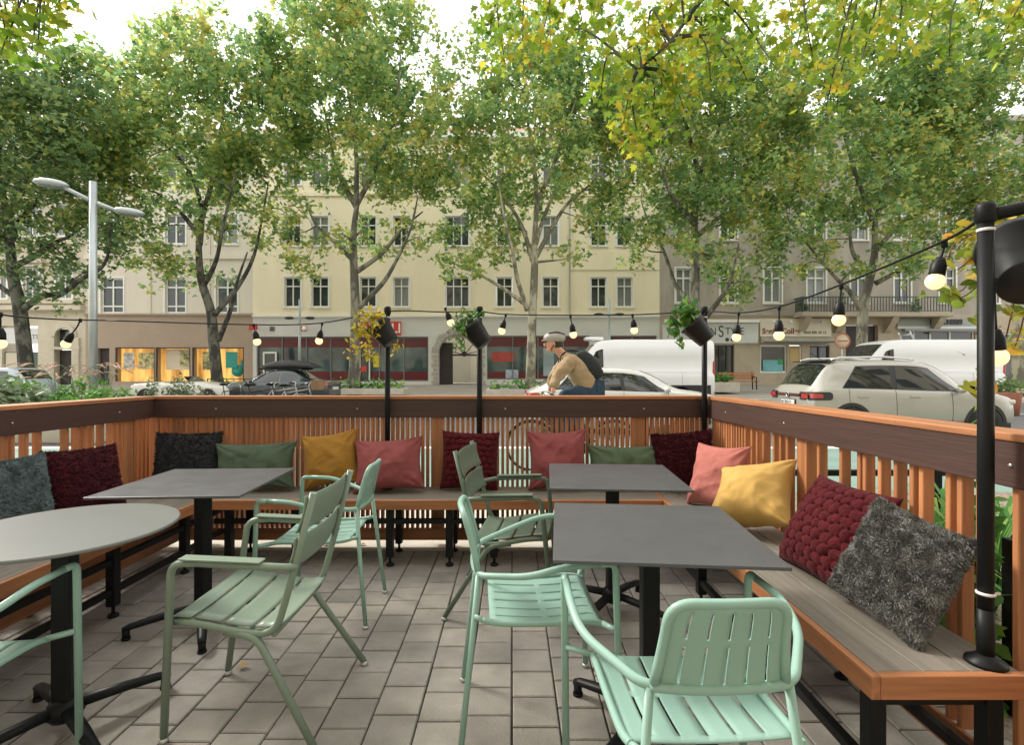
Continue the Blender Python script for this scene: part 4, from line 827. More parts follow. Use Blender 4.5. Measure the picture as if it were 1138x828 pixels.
# ------------------------------------------------------------------ trees
def tree(label,d,zb,trunk,limbs,crown,extra,seed,leafm='leaf_far',bark='bark',ncl=120,nl=105,tr=.27,size=.245,dy=3.4,thin=.45):
    rs=np.random.default_rng(seed); rnd=random.Random(seed)
    base=at(trunk[0][0],trunk[0][1],d); t=thing('plane_tree',label,'tree',(base.x,d,zb),0,'plane trees along the street'); O=Vector((base.x,d,zb))
    P=lambda q,dd=0.: at(q[0],q[1],d+dd)-O
    tp=[Vector((0,0,-.15))]+[P(q) for q in trunk[1:]]; tp=catmull(tp,5); n=len(tp); b=MB()
    b.tube(tp,[tr*(1.25-.0*i if i<2 else 1-.62*i/n) for i in range(n)],12); b.build('trunk',MT[bark],t)
    sk=[(p,tr*(1-.6*i/n)) for i,p in enumerate(tp) if i>n*.5]; b=MB()
    for L_ in limbs:
        off=rnd.uniform(-2.6,2.6); m=len(L_); pp=catmull([P(q,off*(i/(m-1))**.8) for i,q in enumerate(L_)],5); k=len(pp)
        b.tube(pp,[tr*.46*(1-.9*i/k)+.012 for i in range(k)],8); sk+=[(p,tr*.5*(1-.7*i/k)) for i,p in enumerate(pp) if i>k*.35]
    cl=[]; cx,cy,rx,ry=crown; rx*=1.12; ry*=1.06; ncl=int(ncl*1.0)
    while len(cl)<ncl:
        v=rs.normal(size=3); v/=np.linalg.norm(v); v*=rs.uniform(.15,1)**.45
        if v[2]<-.1 and rs.random()<(thin if v[2]>-.5 else .5+thin*.55): continue
        p=at(cx+rx*v[0],cy-ry*v[2],d)-O; p.y+=dy*v[1]; cl.append((p,1.))
    for q in extra: cl.append((P(q,rnd.uniform(-1.5,1.5)),.72))
    cl.sort(key=lambda c:min((c[0]-s[0]).length for s in sk))
    C_=[];
    for p,sc in cl:
        j=min(range(len(sk)),key=lambda i:(sk[i][0]-p).length+max(0,sk[i][0].z-p.z)*.6); s,r0=sk[j]
        mid=(s+p)/2+Vector((rnd.uniform(-.3,.3),rnd.uniform(-.3,.3),rnd.uniform(-.1,.45))); r=min(r0*.6,.07); pp=catmull([s,mid,p],4); k=len(pp)
        b.tube(pp,[max(.012,r*(1-.8*i/k)) for i in range(k)],5,cap=False); sk+=[(q,r*.7) for q in pp[3:]]
        nn=int(nl*sc*1.42); a=rs.normal(size=(nn,3))*np.array([.62,.62,.42])*sc
        # leaves hang in small sprays inside the clump
        sp=rs.normal(size=(7,3))*np.array([.55,.55,.36])*sc; a=sp[rs.integers(0,7,nn)]+rs.normal(size=(nn,3))*.20
        C_.append(np.array(p)+a)
    b.build('limbs',MT[bark],t)
    cen=np.concatenate(C_); leaf_mesh('crown',cen,size*rs.uniform(.5,1.3,len(cen)),MT[leafm],rs,t,shape=LEAF6,flat=.5,up=(0,0,-.35))
    return t
tree('dark plane tree at the left edge behind the street lamp',22.5,.12,[(33,430),(23,350),(15,310),(11,270),(8,235)],[[(22,347),(45,330),(70,325),(92,309),(113,297),(122,275),(124,248)],[(14,297),(40,284),(60,270),(78,262),(98,247)],[(10,272),(22,245),(40,225),(55,200)],[(10,262),(2,200),(-2,120)],[(9,240),(40,180),(60,120)],[(18,330),(0,318),(-30,290)]],(10,185,120,130),[(35,312),(60,332),(85,318),(105,300),(120,262),(40,285),(90,245),(-10,310),(128,280)],11,'leaf_dark','bark_d',165,125,.30,.23,3.2,.3)
tree('plane tree in front of the lit brown shop, leaning left trunk fork',25,.25,[(243,430),(237,375),(234,345),(224,312),(221,280),(222,245)],[[(238,350),(262,322),(280,290),(289,255),(298,205)],[(222,272),(224,232),(210,190),(182,160),(150,138)],[(222,250),(236,200),(246,140),(250,90)],[(243,378),(256,345),(263,315),(275,280)],[(226,318),(240,290),(248,250),(262,190)],[(221,262),(200,235),(175,215)]],(205,165,118,140),[(180,285),(162,272),(205,298),(148,288),(188,306),(270,262),(300,240),(130,262),(228,258),(150,250)],12,ncl=165,nl=112,bark='bark_d')
tree('tall plane tree before the dark red shop, highest of the row',25,.3,[(393,428),(395,350),(393,290),(393,258),(397,225)],[[(399,342),(425,315),(440,290),(456,255),(464,220)],[(396,302),(425,281),(446,255),(470,235)],[(393,290),(378,275),(352,250),(340,225)],[(396,230),(375,190),(360,120)],[(396,228),(420,180),(440,120),(445,60)],[(396,228),(395,160),(380,60)]],(385,120,98,158),[(326,290),(350,268),(430,283),(470,272),(405,262),(345,300),(375,265),(450,252),(318,262),(490,252),(322,225),(470,215)],13,ncl=160,nl=108,bark='bark_m')
tree('pale barked plane tree behind the cyclist, its trunk forking widely',24,.3,[(589,428),(591,370),(594,300),(594,268),(597,225)],[[(586,345),(575,310),(570,280),(560,240),(553,195)],[(596,285),(615,250),(632,225),(660,200),(684,160)],[(592,290),(577,245),(548,205),(520,180)],[(583,337),(555,318),(530,303),(512,290)],[(597,228),(592,170),(580,100)],[(597,225),(620,170),(640,110)],[(595,272),(605,240),(625,190),(632,150)]],(588,150,108,135),[(512,292),(530,286),(498,297),(522,297),(655,262),(690,235),(640,285),(500,260),(540,240)],14,ncl=138,nl=104,tr=.24)
tree('plane tree in front of the grey stone house, left of the hair salon sign',25,.3,[(772,428),(772,340),(773,290),(772,240),(776,185)],[[(768,337),(750,315),(738,280),(722,250),(712,222)],[(785,352),(805,325),(815,300),(821,270)],[(775,262),(800,241),(818,234),(845,225)],[(776,190),(760,130),(740,70)],[(776,195),(800,140),(815,80)],[(772,250),(745,215),(735,180)]],(765,150,112,150),[(700,288),(716,272),(800,308),(820,300),(836,318),(792,288),(812,325),(735,255),(842,290),(706,255),(826,330)],15,ncl=165,nl=108,thin=.25,bark='bark_m')
tree('plane tree with mottled trunk before the balcony house',25,.3,[(957,430),(959,345),(966,312),(972,280),(972,245)],[[(958,347),(945,325),(930,310),(905,281),(886,256)],[(965,302),(950,285),(945,265),(946,235)],[(973,315),(1000,301),(1022,294)],[(972,250),(950,190),(930,120)],[(972,248),(990,190),(1010,110)],[(972,280),(1000,250),(1035,230)]],(950,150,125,160),[(868,298),(890,300),(1020,292),(1000,272),(920,284),(880,268),(1045,285),(862,272),(905,268),(1036,270)],16,ncl=185,nl=112,thin=.2,bark='bark_m')
tree('plane tree at the right edge behind the near black pole',25.5,.3,[(1132,430),(1130,350),(1132,290),(1130,230)],[[(1131,300),(1100,260),(1075,230)],[(1131,240),(1110,180),(1100,100)],[(1131,235),(1160,170),(1180,90)],[(1131,290),(1165,260),(1190,230)]],(1115,145,118,160),[(1060,270),(1090,290),(1075,250),(1140,280),(1110,300)],17,ncl=160,nl=108,thin=.2)
def near_tree(label,base,trunk,limbs,sprays,seed,n,size=.15):
    rs=np.random.default_rng(seed); t=thing('plane_tree',label,'tree',base,0,'overhanging near plane trees'); O=Vector(base); b=MB()
    tp=catmull([Vector(p)-O for p in trunk],5); b.tube(tp,[.28*(1-.45*i/len(tp)) for i in range(len(tp))],14); b.build('trunk',MT['bark'],t)
    b=MB(); sk=[]
    for L_ in limbs:
        pp=catmull([Vector(p)-O for p in L_],6); b.tube(pp,[(.11 if L_[0][0]>9 or L_[0][0]<-9 else .045)*(1-.75*i/len(pp)) for i in range(len(pp))],8); sk+=pp
    cen=[]
    for px,py,d in sprays:
        e=at(px,py,d)-O; s=min(sk,key=lambda q:(q-e).length); mid=s*.42+e*.58+Vector((rs.uniform(-.25,.25),rs.uniform(-.2,.2),.35)); pp=catmull([s,mid,e],6)
        b.tube(pp,[.022*(1-.8*i/len(pp))+.002 for i in range(len(pp))],5,cap=False)
        for i in range(n):
            k=rs.uniform(.30,1.0)**.7; a=pp[min(len(pp)-1,int(k*len(pp)))]; cen.append(np.array(a)+rs.normal(size=3)*np.array([.26,.26,.20])*(1.15-.55*k)+np.array([0,0,-.05]))
    b.build('limbs',MT['bark_d'],t)
    leaf_mesh('crown',np.array(cen),size*rs.uniform(.6,1.2,len(cen)),MT['leaf_near'],rs,t,shape=LEAF13,flat=.25,up=(0,0,-1.1))
near_tree('near plane tree overhanging from the right, big yellow green leaves against the sky',(9.6,7.2,-.05),[(9.6,7.2,-.1),(9.5,7.25,2.5),(9.4,7.3,5),(9.2,7.4,7.2)],
 [[(9.3,7.35,6.2),(7,7.8,7.6),(4.5,8.2,8.0),(2,8.3,7.9),(.2,8.4,7.8),(-1.6,8.3,7.7)],[(9.2,7.4,6.8),(7.5,8.5,7.9),(5.5,9,8.2),(3,9.2,8.2)],[(9.3,7.35,5.8),(8,6.6,7.0),(6,6.4,7.4),(4,6.8,7.6)],[(3.8,8.25,8),(3.0,8.2,7.2),(2.5,8.2,6.55),(2.0,8.2,6.1)]],
 [(545,30,8.5),(560,62,8.3),(580,68,8.2),(600,48,8.6),(625,52,8.3),(648,30,8.6),(670,25,8.4),(668,100,8.2),(690,150,8.1),(705,120,8.4),(712,168,8.0),(722,150,8.2),(735,125,8.5),(745,100,8.2),(752,70,8.5),(760,120,8.1),(775,50,8.5),(790,90,8.2),(812,70,8.5),(830,88,8.1),(850,40,8.6),(862,75,8.3),(885,50,8.5),(905,70,8.2),(930,98,8.1),(918,120,8.0),(955,75,8.4),(975,40,8.6),(1000,62,8.3),(1030,42,8.5),(1055,62,8.2),(1085,25,8.5),(1110,50,8.3),(1130,18,8.6),(690,60,8.5),(720,40,8.4),(610,20,8.6),(740,20,8.4),(800,20,8.3),(880,15,8.5),(940,20,8.2)],31,60,.14)
near_tree('near plane tree overhanging the top left corner',(-10.4,7.6,-.05),[(-10.4,7.6,-.1),(-10.3,7.6,3),(-10.1,7.6,5.5),(-9.9,7.6,7.2)],
 [[(-10.,7.6,6.2),(-8,7.4,7.4),(-6,7.3,7.6),(-3.5,7.4,7.3),(-1.55,7.5,6.9)]],[(12,52,7.2),(35,55,7.2),(48,22,7.4),(20,25,7.3),(5,30,7.1),(58,5,7.4),(30,5,7.3),(42,62,7.2),(0,60,7.)],32,42)
# ------------------------------------------------------------------ cars
def car(label,name,loc,heading,ST,paint,wheels,windows,screens,wr=.33,group=None,extra=None,cat='car',trim=True):
    t=thing(name,label,cat,loc,heading,group)
    S=np.array(ST,float); xs=S[:,0]; Lc=xs[-1]
    from bisect import bisect
    def sec(x):
        x=min(max(x,xs[0]),xs[-1]); i=max(0,min(len(xs)-2,bisect(list(xs),x)-1)); q=(x-xs[i])/(xs[i+1]-xs[i]); p0=S[max(i-1,0)];p1=S[i];p2=S[i+1];p3=S[min(i+2,len(xs)-1)]
        m1=(p2-p0)/(p2[0]-p0[0])*(p2[0]-p1[0]); m2=(p3-p1)/(p3[0]-p1[0])*(p2[0]-p1[0])
        for a in range(len(m1)):
            dl=p2[a]-p1[a]
            if m1[a]*dl<=0: m1[a]=0
            if m2[a]*dl<=0: m2[a]=0
            m1[a]=max(-3*abs(dl),min(3*abs(dl),m1[a])); m2[a]=max(-3*abs(dl),min(3*abs(dl),m2[a]))
        return (2*q**3-3*q*q+1)*p1+(q**3-2*q*q+q)*m1+(-2*q**3+3*q*q)*p2+(q**3-q*q)*m2
    def half(x):
        _,zs,zb,zt,wb,wr_=sec(x); zr=max(zt-.075,zb+(zt-zb)*.5)
        return [(wb*.90,zs),(wb*.975,zs+.09),(wb*.995,zs+(zb-zs)*.35),(wb*1.0,zs+(zb-zs)*.62),(wb*.985,zs+(zb-zs)*.80),(wb*.965,zb-.015),(wb*.935,zb+.01),
                (wb*.935+(wr_-wb*.935)*.5+.015,zb+.01+(zr-zb-.01)*.5),(wr_,zr),(wr_*.93,zt-(zt-zr)*.35),(wr_*.75,zt-.006),(wr_*.35,zt+.008),(0,zt+.012)]
    b=MB(); X=sorted(set(list(np.linspace(0,Lc,64))+list(xs))); rows=[]
    for x in X:
        h=half(x); rows.append([(x,-w,z) for w,z in h]+[(x,w,z) for w,z in h[-2::-1]])
    m=len(rows[0]); V=[p for r_ in rows for p in r_]
    b.add(V,[(i*m+j,i*m+j+1,(i+1)*m+j+1,(i+1)*m+j) for i in range(len(rows)-1) for j in range(m-1)],True)
    for r_ in (rows[0],rows[-1]): b.add(r_,[tuple(range(m))])
    b.add([rows[0][0],rows[0][-1],rows[-1][-1],rows[-1][0]],[(0,1,2,3)])
    b.build('body',paint,t)
    def side(x,q,sg,o=.006):
        h=half(x); a=h[6]; c=h[8]; mdl=h[7]; 
        w=(1-q)**2*a[0]+2*q*(1-q)*(2*mdl[0]-.5*(a[0]+c[0]))+q*q*c[0]; z=a[1]+(c[1]-a[1])*q
        return (x,sg*(w+o),z)
    for w in windows:   # (x at bottom rear, x at top rear, x top front, x bottom front, q0,q1)
        x0b,x0t,x1t,x1b=w[:4]; q0,q1=(w[4],w[5]) if len(w)>4 else (.06,.90)
        for sg in(-1,1):
            b=MB(); n=8; k=5; vs=[]
            for j in range(k):
                q=q0+(q1-q0)*j/(k-1); e=j/(k-1)
                for i in range(n): vs.append(side((x0b+(x0t-x0b)*e)*(1-i/(n-1))+(x1b+(x1t-x1b)*e)*i/(n-1),q,sg,w[6] if len(w)>6 else .006))
            b.add(vs,[(j*n+i,j*n+i+1,(j+1)*n+i+1,(j+1)*n+i) for j in range(k-1) for i in range(n-1)],True); b.build('window' if len(w)<7 else 'window_surround',MT['carglass'] if len(w)<7 else MT['darkplastic'],t)
    for xa,xb in screens:
        b=MB(); n=9; k=8; vs=[]
        for i in range(k):
            x=xa+(xb-xa)*i/(k-1); s=sec(x); 
            for j in range(n):
                u=-1+2*j/(n-1); wmax=s[5]*.90; zt=s[3]; zr=max(zt-.075,s[2]+(zt-s[2])*.5); au=abs(u)*.90
                z=zt+.012-.02*au**2 if au<.75 else zt-.002-(zt-zr)*.35*((au-.75)/.18)
                vs.append((x+(-.006 if xa<Lc*.5 else .006),u*wmax,z+.009))
        b.add(vs,[(i*n+j,i*n+j+1,(i+1)*n+j+1,(i+1)*n+j) for i in range(k-1) for j in range(n-1)],True); b.build('windscreen',MT['carglass'],t)
    for wx in wheels:
        wb=sec(wx)[4]
        for sg in(-1,1):
            Rm=Matrix.Rotation(-sg*PI/2,3,'X').inverted() if False else Matrix.Rotation(sg*PI/2,3,'X').inverted()
            b=MB(); b.lathe([(wr*.60,.0),(wr*.93,.0),(wr,.03),(wr,.19),(wr*.93,.22),(wr*.6,.22)],(wx,sg*(wb-.20),wr),28,Matrix.Rotation(-sg*PI/2,3,'X')); w=b.build('wheel',MT['tyre'],t)
            b=MB(); b.lathe([(wr*.66,.205),(wr*.60,.219),(wr*.56,.19),(.001,.17)],(wx,sg*(wb-.205),wr),28,Matrix.Rotation(-sg*PI/2,3,'X'))
            for k in range(5):
                a=2*PI*k/5; b.box(wx+math.cos(a)*wr*.32,sg*(wb-.01),wr+math.sin(a)*wr*.32,wr*.56,.02,.06,Rm=Matrix.Rotation(-a,3,'Y'))
            b.build('rim',MT['rim'],w)
            b=MB(); ra,rb=wr*1.0,wr*1.20; pts=[(wx-rb*math.cos(a),wr+rb*math.sin(a)*1.02) for a in np.linspace(-.25,PI+.25,22)]+[(wx-ra*math.cos(a),wr+ra*math.sin(a)) for a in np.linspace(PI+.25,-.25,22)]
            b.prism(pts,sg*(wb-.14),sg*(wb+.012),'xz'); b.build('wheel_arch',MT['darkplastic'],t)
            b=MB(); b.lathe([(.001,0),(ra,0)],(wx,sg*(wb+.004),wr),24,Matrix.Rotation(-sg*PI/2,3,'X')); b.build('wheel_well',MT['black'],t)
    return t,sec,half,side
def add_seams(t,half,xsd,zlo=.35):
    for x in xsd:
        for sg in(-1,1):
            h=half(x); b=MB(); b.tube([(x,sg*(w+.001),z) for w,z in h[1:7]],.004,5); b.build('door_seam',MT['darkplastic'],t)
def body_patch(t,half,name,mat,sg,xa,xb,za,zb,o):
    b=MB(); n=9; k=4; vs=[]
    for j in range(k):
        for i in range(n):
            x=xa+(xb-xa)*i/(n-1); z=za+(zb-za)*j/(k-1)
            if i==n-1: z=(za+zb)/2+(z-(za+zb)/2)*.55
            h=half(x)[:7]; vs.append((x-o*.6,sg*(np.interp(z,[p[1] for p in h],[p[0] for p in h])+o),z))
    b.add(vs,[(j*n+i,j*n+i+1,(j+1)*n+i+1,(j+1)*n+i) for j in range(k-1) for i in range(n-1)],True); return b.build(name,mat,t)
def mirror(t,x,y,z,paint):
    for sg in(-1,1):
        b=MB(); b.ball((x,sg*(y+.09),z),.085,12,(.8,1.25,.85)); o=b.build('mirror',paint,t); b=MB(); b.tube([(x+.02,sg*(y-.04),z-.05),(x,sg*(y+.06),z-.02)],.018,6); b.build('mirror_arm',MT['darkplastic'],o)
def handles(t,half,xs_,z,mat):
    for x in xs_:
        for sg in(-1,1):
            h=half(x); w=np.interp(z,[p[1] for p in h[:7]],[p[0] for p in h[:7]]); b=MB(); b.box(x,sg*(w+.012),z,.20,.026,.026); b.build('door_handle',mat,t,bevel=.008)
suvp=M('grey_beige_car_paint',srgb(172,170,162),.30,.02,1,spec=.5,coat=.7,metal=.15)
ST=[(0,.42,.86,.90,.66,.50),(.06,.34,.92,.98,.80,.60),(.18,.27,.98,1.14,.86,.645),(.36,.25,1.0,1.40,.875,.64),(.52,.24,1.0,1.535,.88,.635),(.9,.24,.995,1.565,.88,.635),(1.7,.24,.97,1.58,.885,.635),(2.3,.24,.95,1.545,.885,.63),(2.75,.24,.945,1.36,.885,.62),(3.12,.24,.94,1.06,.885,.66),(3.3,.24,.93,1.005,.88,.70),(3.7,.25,.87,.95,.85,.68),(3.95,.28,.80,.86,.78,.60),(4.08,.34,.68,.74,.66,.5),(4.11,.42,.60,.64,.55,.42)]
t,sec,half,side=car('grey beige compact sport utility car seen from its left rear, parked at the right','parked_car',(5.80,10.85,-.03),0,ST,suvp,(.75,3.33),[(.60,.96,2.38,2.96,.03,.93,.003),(.62,.98,1.60,1.56,.07,.88),(1.66,1.72,2.36,2.92,.05,.88)],[(.13,.44),(2.40,3.08)],.335,'cars on the street')
add_seams(t,half,(.72,1.62,2.70)); handles(t,half,(.98,1.98),.86,suvp); mirror(t,2.82,.85,1.0,suvp)
for sg in(-1,1):
    b=MB(); b.tube([(.55,sg*.55,1.575),(.7,sg*.56,1.625),(1.6,sg*.56,1.64),(2.1,sg*.555,1.60),(2.2,sg*.55,1.575)],.02,8); b.build('roof_rail',MT['chrome'],t)
    body_patch(t,half,'tail_light',MT['darkplastic'],sg,.012,.40,.79,.95,.007); body_patch(t,half,'lamp_glow',MT['redlamp'],sg,.03,.22,.83,.915,.010); b=MB(); b.bx(-.014,.0,sg*.44,sg*.655,.79,.945); b.build('tail_light',MT['darkplastic'],t)
    b=MB(); b.bx(3.72,4.0,sg*.60,sg*.80,.70,.80); b.build('headlight',MT['chrome'],t,bevel=.03)
    b=MB(); b.bx(-.018,-.010,sg*.50,sg*.72,.82,.91); b.build('lamp_glow',MT['redlamp'],t)
b=MB(); b.bx(-.014,.05,-.62,.62,.845,.905); b.build('light_strip',MT['darkplastic'],t,bevel=.01); b=MB(); b.bx(-.02,-.012,-.42,.42,.868,.880); b.build('strip_glow',MT['redlamp'],t)
b=MB(); b.bx(-.03,.03,-.27,.27,.655,.775); p_=b.build('number_plate',MT['plate'],t,bevel=.006); b=MB(); b.bx(-.028,.031,-.285,.285,.645,.785); b.build('plate_holder',MT['darkplastic'],p_)
text('letters','W 7031Y',.10,MT['darkplastic'],p_,(-.033,.24,.68),rz=-PI/2,ext=.001)
b=MB(); b.lathe([(.055,0),(.055,.015),(.04,.015),(.04,.0)],(-.02,0,.875),20,Matrix.Rotation(-PI/2,3,'Y')); b.build('badge_ring',MT['chrome'],t)
b=MB(); b.bx(.02,.12,-.70,.70,.30,.52); b.build('rear_bumper_trim',MT['darkplastic'],t,bevel=.03); b=MB(); b.bx(.40,.62,-.60,.60,1.555,1.575); b.build('spoiler',MT['darkplastic'],t,bevel=.01)
b=MB(); b.tube([(.72,0,1.575),(.45,0,1.74)],.006,5); b.build('antenna',MT['black'],t)
for sg in(-1,1): b=MB(); b.bx(.3,3.8,sg*.885,sg*.897,.25,.36); b.build('sill_trim',MT['darkplastic'],t,bevel=.004)
silv=M('silver_white_paint',srgb(206,206,202),.25,.02,1,coat=.6)
ST=[(0,.40,.78,.82,.62,.5),(.06,.32,.88,.92,.76,.60),(.22,.26,.93,.99,.83,.66),(.5,.24,.95,1.16,.86,.62),(.85,.23,.95,1.36,.87,.60),(1.3,.22,.94,1.43,.875,.60),(2.0,.22,.92,1.435,.875,.60),(2.6,.22,.90,1.33,.875,.59),(3.2,.22,.90,1.02,.875,.64),(3.4,.22,.89,.955,.87,.68),(3.9,.24,.83,.88,.83,.66),(4.2,.28,.72,.78,.74,.58),(4.34,.36,.6,.65,.6,.46)]
t,sec,half,side=car('silver white hatchback passing behind the cyclist','passing_car',(.30,11.75,-.03),0,ST,silv,(.82,3.50),[(.58,.92,2.54,3.08,.03,.92,.003),(.62,.95,1.52,1.50,.06,.88),(1.56,1.56,1.98,2.02,.06,.88),(2.10,2.06,2.50,3.02,.06,.88)],[(.30,.82),(2.55,3.14)],.32,'cars on the street')
add_seams(t,half,(1.05,2.06,3.0)); handles(t,half,(1.30,2.32),.80,silv); mirror(t,2.95,.84,.97,silv)
for sg in(-1,1):
    body_patch(t,half,'tail_light',MT['redlamp'],sg,.012,.30,.72,.90,.007); b=MB(); b.bx(-.012,.0,sg*.42,sg*.615,.72,.775); b.build('tail_light',MT['redlamp'],t)
    b=MB(); b.bx(3.95,4.22,sg*.58,sg*.79,.62,.72); b.build('headlight',MT['chrome'],t,bevel=.03)
b=MB(); b.bx(-.03,.03,-.26,.26,.60,.72); b.build('number_plate',MT['plate'],t)
# people shapes inside (seats)
grn=M('dark_grey_car_paint',srgb(66,74,78),.22,.02,1,metal=.3,coat=.7)
ST=[(0,.40,.78,.82,.60,.48),(.08,.30,.90,.95,.78,.62),(.5,.25,.95,1.00,.87,.68),(.95,.24,.95,1.10,.88,.62),(1.5,.22,.93,1.38,.885,.58),(2.0,.22,.92,1.44,.89,.58),(2.7,.22,.90,1.36,.89,.58),(3.4,.22,.89,1.02,.885,.64),(3.6,.22,.88,.96,.88,.68),(4.2,.24,.82,.87,.83,.66),(4.5,.28,.70,.76,.72,.56),(4.66,.36,.58,.63,.58,.44)]
t,sec,half,side=car('dark grey saloon car with a black roof box, parked on the far side','parked_car',(fx(367,21.0),21.6,-.03),R(176),ST,grn,(.95,3.72),[(1.06,1.34,1.98,1.94,.06,.88),(2.05,2.07,2.62,3.22,.06,.88)],[(.84,1.42),(2.72,3.34)],.33,'cars on the street')
add_seams(t,half,(1.1,2.0,3.2)); handles(t,half,(1.4,2.35),.78,grn); mirror(t,3.12,.86,.97,grn)
for sg in(-1,1):
    body_patch(t,half,'tail_light',MT['redlamp'],sg,.012,.36,.80,.92,.007)
    b=MB(); b.bx(4.3,4.55,sg*.55,sg*.76,.62,.72); b.build('headlight',MT['chrome'],t,bevel=.03)
    b=MB(); b.bx(1.2,3.0,sg*.5-.015,sg*.5+.015,1.44,1.50); b.build('roof_bar',MT['black'],t)
b=MB(); b.bx(-.03,.02,-.26,.26,.62,.74); b.build('number_plate',MT['plate'],t)
b=MB(); bxs=[(.7,1.52,.30,.04),(1.0,1.50,.40,.28),(1.6,1.50,.44,.34),(2.4,1.50,.44,.30),(2.9,1.51,.36,.16),(3.15,1.53,.22,.04)]
rows=[]
for x,z,w,h in bxs: rows+= [[(x,-w,z),(x,-w,z+h*.5),(x,-w*.8,z+h),(x,w*.8,z+h),(x,w,z+h*.5),(x,w,z)]]
b.add([p for r_ in rows for p in r_],[(i*6+j,i*6+(j+1)%6,(i+1)*6+(j+1)%6,(i+1)*6+j) for i in range(5) for j in range(6)]+[(0,1,2,3,4,5),(35,34,33,32,31,30)],True); b.build('roof_box',MT['darkplastic'],t)
vanp=M('white_van_paint',srgb(224,226,226),.3,.02,1,coat=.4)
STv=[(0,.45,1.3,2.44,.99,.93),(.05,.40,1.3,2.54,1.0,.95),(.4,.38,1.3,2.58,1.01,.965),(3.4,.38,1.3,2.58,1.01,.965),(4.0,.38,1.28,2.55,1.01,.95),(4.35,.38,1.26,2.46,1.0,.86),(4.75,.38,1.24,2.05,1.0,.82),(5.2,.38,1.22,1.42,.99,.80),(5.5,.40,1.14,1.26,.95,.76),(5.8,.42,1.0,1.1,.86,.68),(5.95,.5,.8,.88,.74,.56)]
def van(label,loc,h):
    t,sec,half,side=car(label,'delivery_van',loc,h,STv,vanp,(1.25,4.75),[(4.12,4.14,4.40,4.95,.10,.78)],[(4.44,5.12)],.36,'white delivery vans',cat='van')
    add_seams(t,half,(1.2,2.7,4.0,5.0)); mirror(t,5.0,1.02,1.45,MT['darkplastic'])
    b=MB()
    for sg in(-1,1): b.bx(.15,5.6,sg*.985,sg*1.022,.40,.86)
    b.build('side_moulding',MT['darkplastic'],t,bevel=.01)
    for sg in(-1,1):
        b=MB(); b.bx(-.02,.06,sg*.84,sg*.965,1.0,1.75); b.build('tail_light',MT['redlamp'],t,bevel=.02); b=MB(); b.bx(5.6,5.85,sg*.62,sg*.84,.86,1.02); b.build('headlight',MT['chrome'],t,bevel=.03)
        b=MB(); b.tube([(.3,sg*1.02,1.36),(3.8,sg*1.02,1.34)],.012,5); b.build('side_crease',vanp,t)
    return t
t=van('white panel van parked behind the cyclist, roof unit on top',(fx(791,19.5),20.2,-.03),R(180)); b=MB(); b.bx(4.0,4.7,-.3,.3,2.56,2.70); b.build('roof_unit',vanp,t,bevel=.05)
t=van('white panel van parked behind the grey beige car, facing left',(fx(1110,19.5),20.2,-.03),R(180))
b=MB()
for y in(-.3,.3): b.tube([(2.9,y,2.58),(3.05,y,2.92)],.03,6)
b.tube([(3.0,-.3,2.8),(3.0,.3,2.8)],.03,6); b.build('ladder_rack',MT['galv'],t)
t=None
t,sec,half,side=car('pale blue grey car half hidden by the planting at the left edge','parked_car',(fx(31,19.),19.6,-.03),R(180),[(x,a,b_,c,w,r_) for x,a,b_,c,w,r_ in ((0,.40,.78,.84,.62,.5),(.06,.32,.9,.98,.78,.62),(.2,.26,.95,1.2,.84,.62),(.5,.24,.96,1.46,.86,.60),(1.2,.22,.95,1.52,.87,.60),(2.0,.22,.92,1.50,.87,.60),(2.5,.22,.90,1.36,.87,.59),(3.05,.22,.9,1.02,.87,.64),(3.3,.22,.88,.95,.86,.66),(3.7,.26,.8,.86,.8,.6),(3.95,.36,.6,.66,.6,.46))],M('pale_blue_car_paint',srgb(176,190,196),.25,.02,1,coat=.6),(.75,3.2),[(.55,.7,1.35,1.32,.06,.88),(1.42,1.4,2.2,2.85,.06,.88)],[(.12,.44),(2.45,3.0)],.31,'cars on the street')
mirror(t,2.8,.83,.97,MT['darkplastic'])
roadp=M('cream_white_car_paint',srgb(214,212,204),.3,.02,1,coat=.5)
STr=[(0,.36,.70,.74,.60,.5),(.08,.28,.80,.84,.76,.62),(.5,.22,.85,.91,.83,.66),(1.2,.2,.86,.93,.84,.66),(1.8,.2,.86,.90,.84,.66),(2.5,.2,.85,.95,.84,.66),(3.2,.22,.82,.88,.82,.66),(3.8,.25,.70,.76,.74,.58),(4.0,.34,.58,.62,.58,.46)]
t,sec,half,side=car('low white open roadster behind the pale shrubs','parked_car',(fx(146,21.0),21.6,-.03),0,STr,roadp,(.75,3.2),[],[],.31,'cars on the street')
b=MB(); b.bx(1.25,2.35,-.55,.55,.90,.935); b.build('cockpit',MT['darkplastic'],t,bevel=.02)
b=MB(); b.add([(2.35,-.6,.93),(2.35,.6,.93),(2.05,.5,1.16),(2.05,-.5,1.16)],[(0,1,2,3)]); b.build('windscreen',MT['carglass'],t,solid=.01)
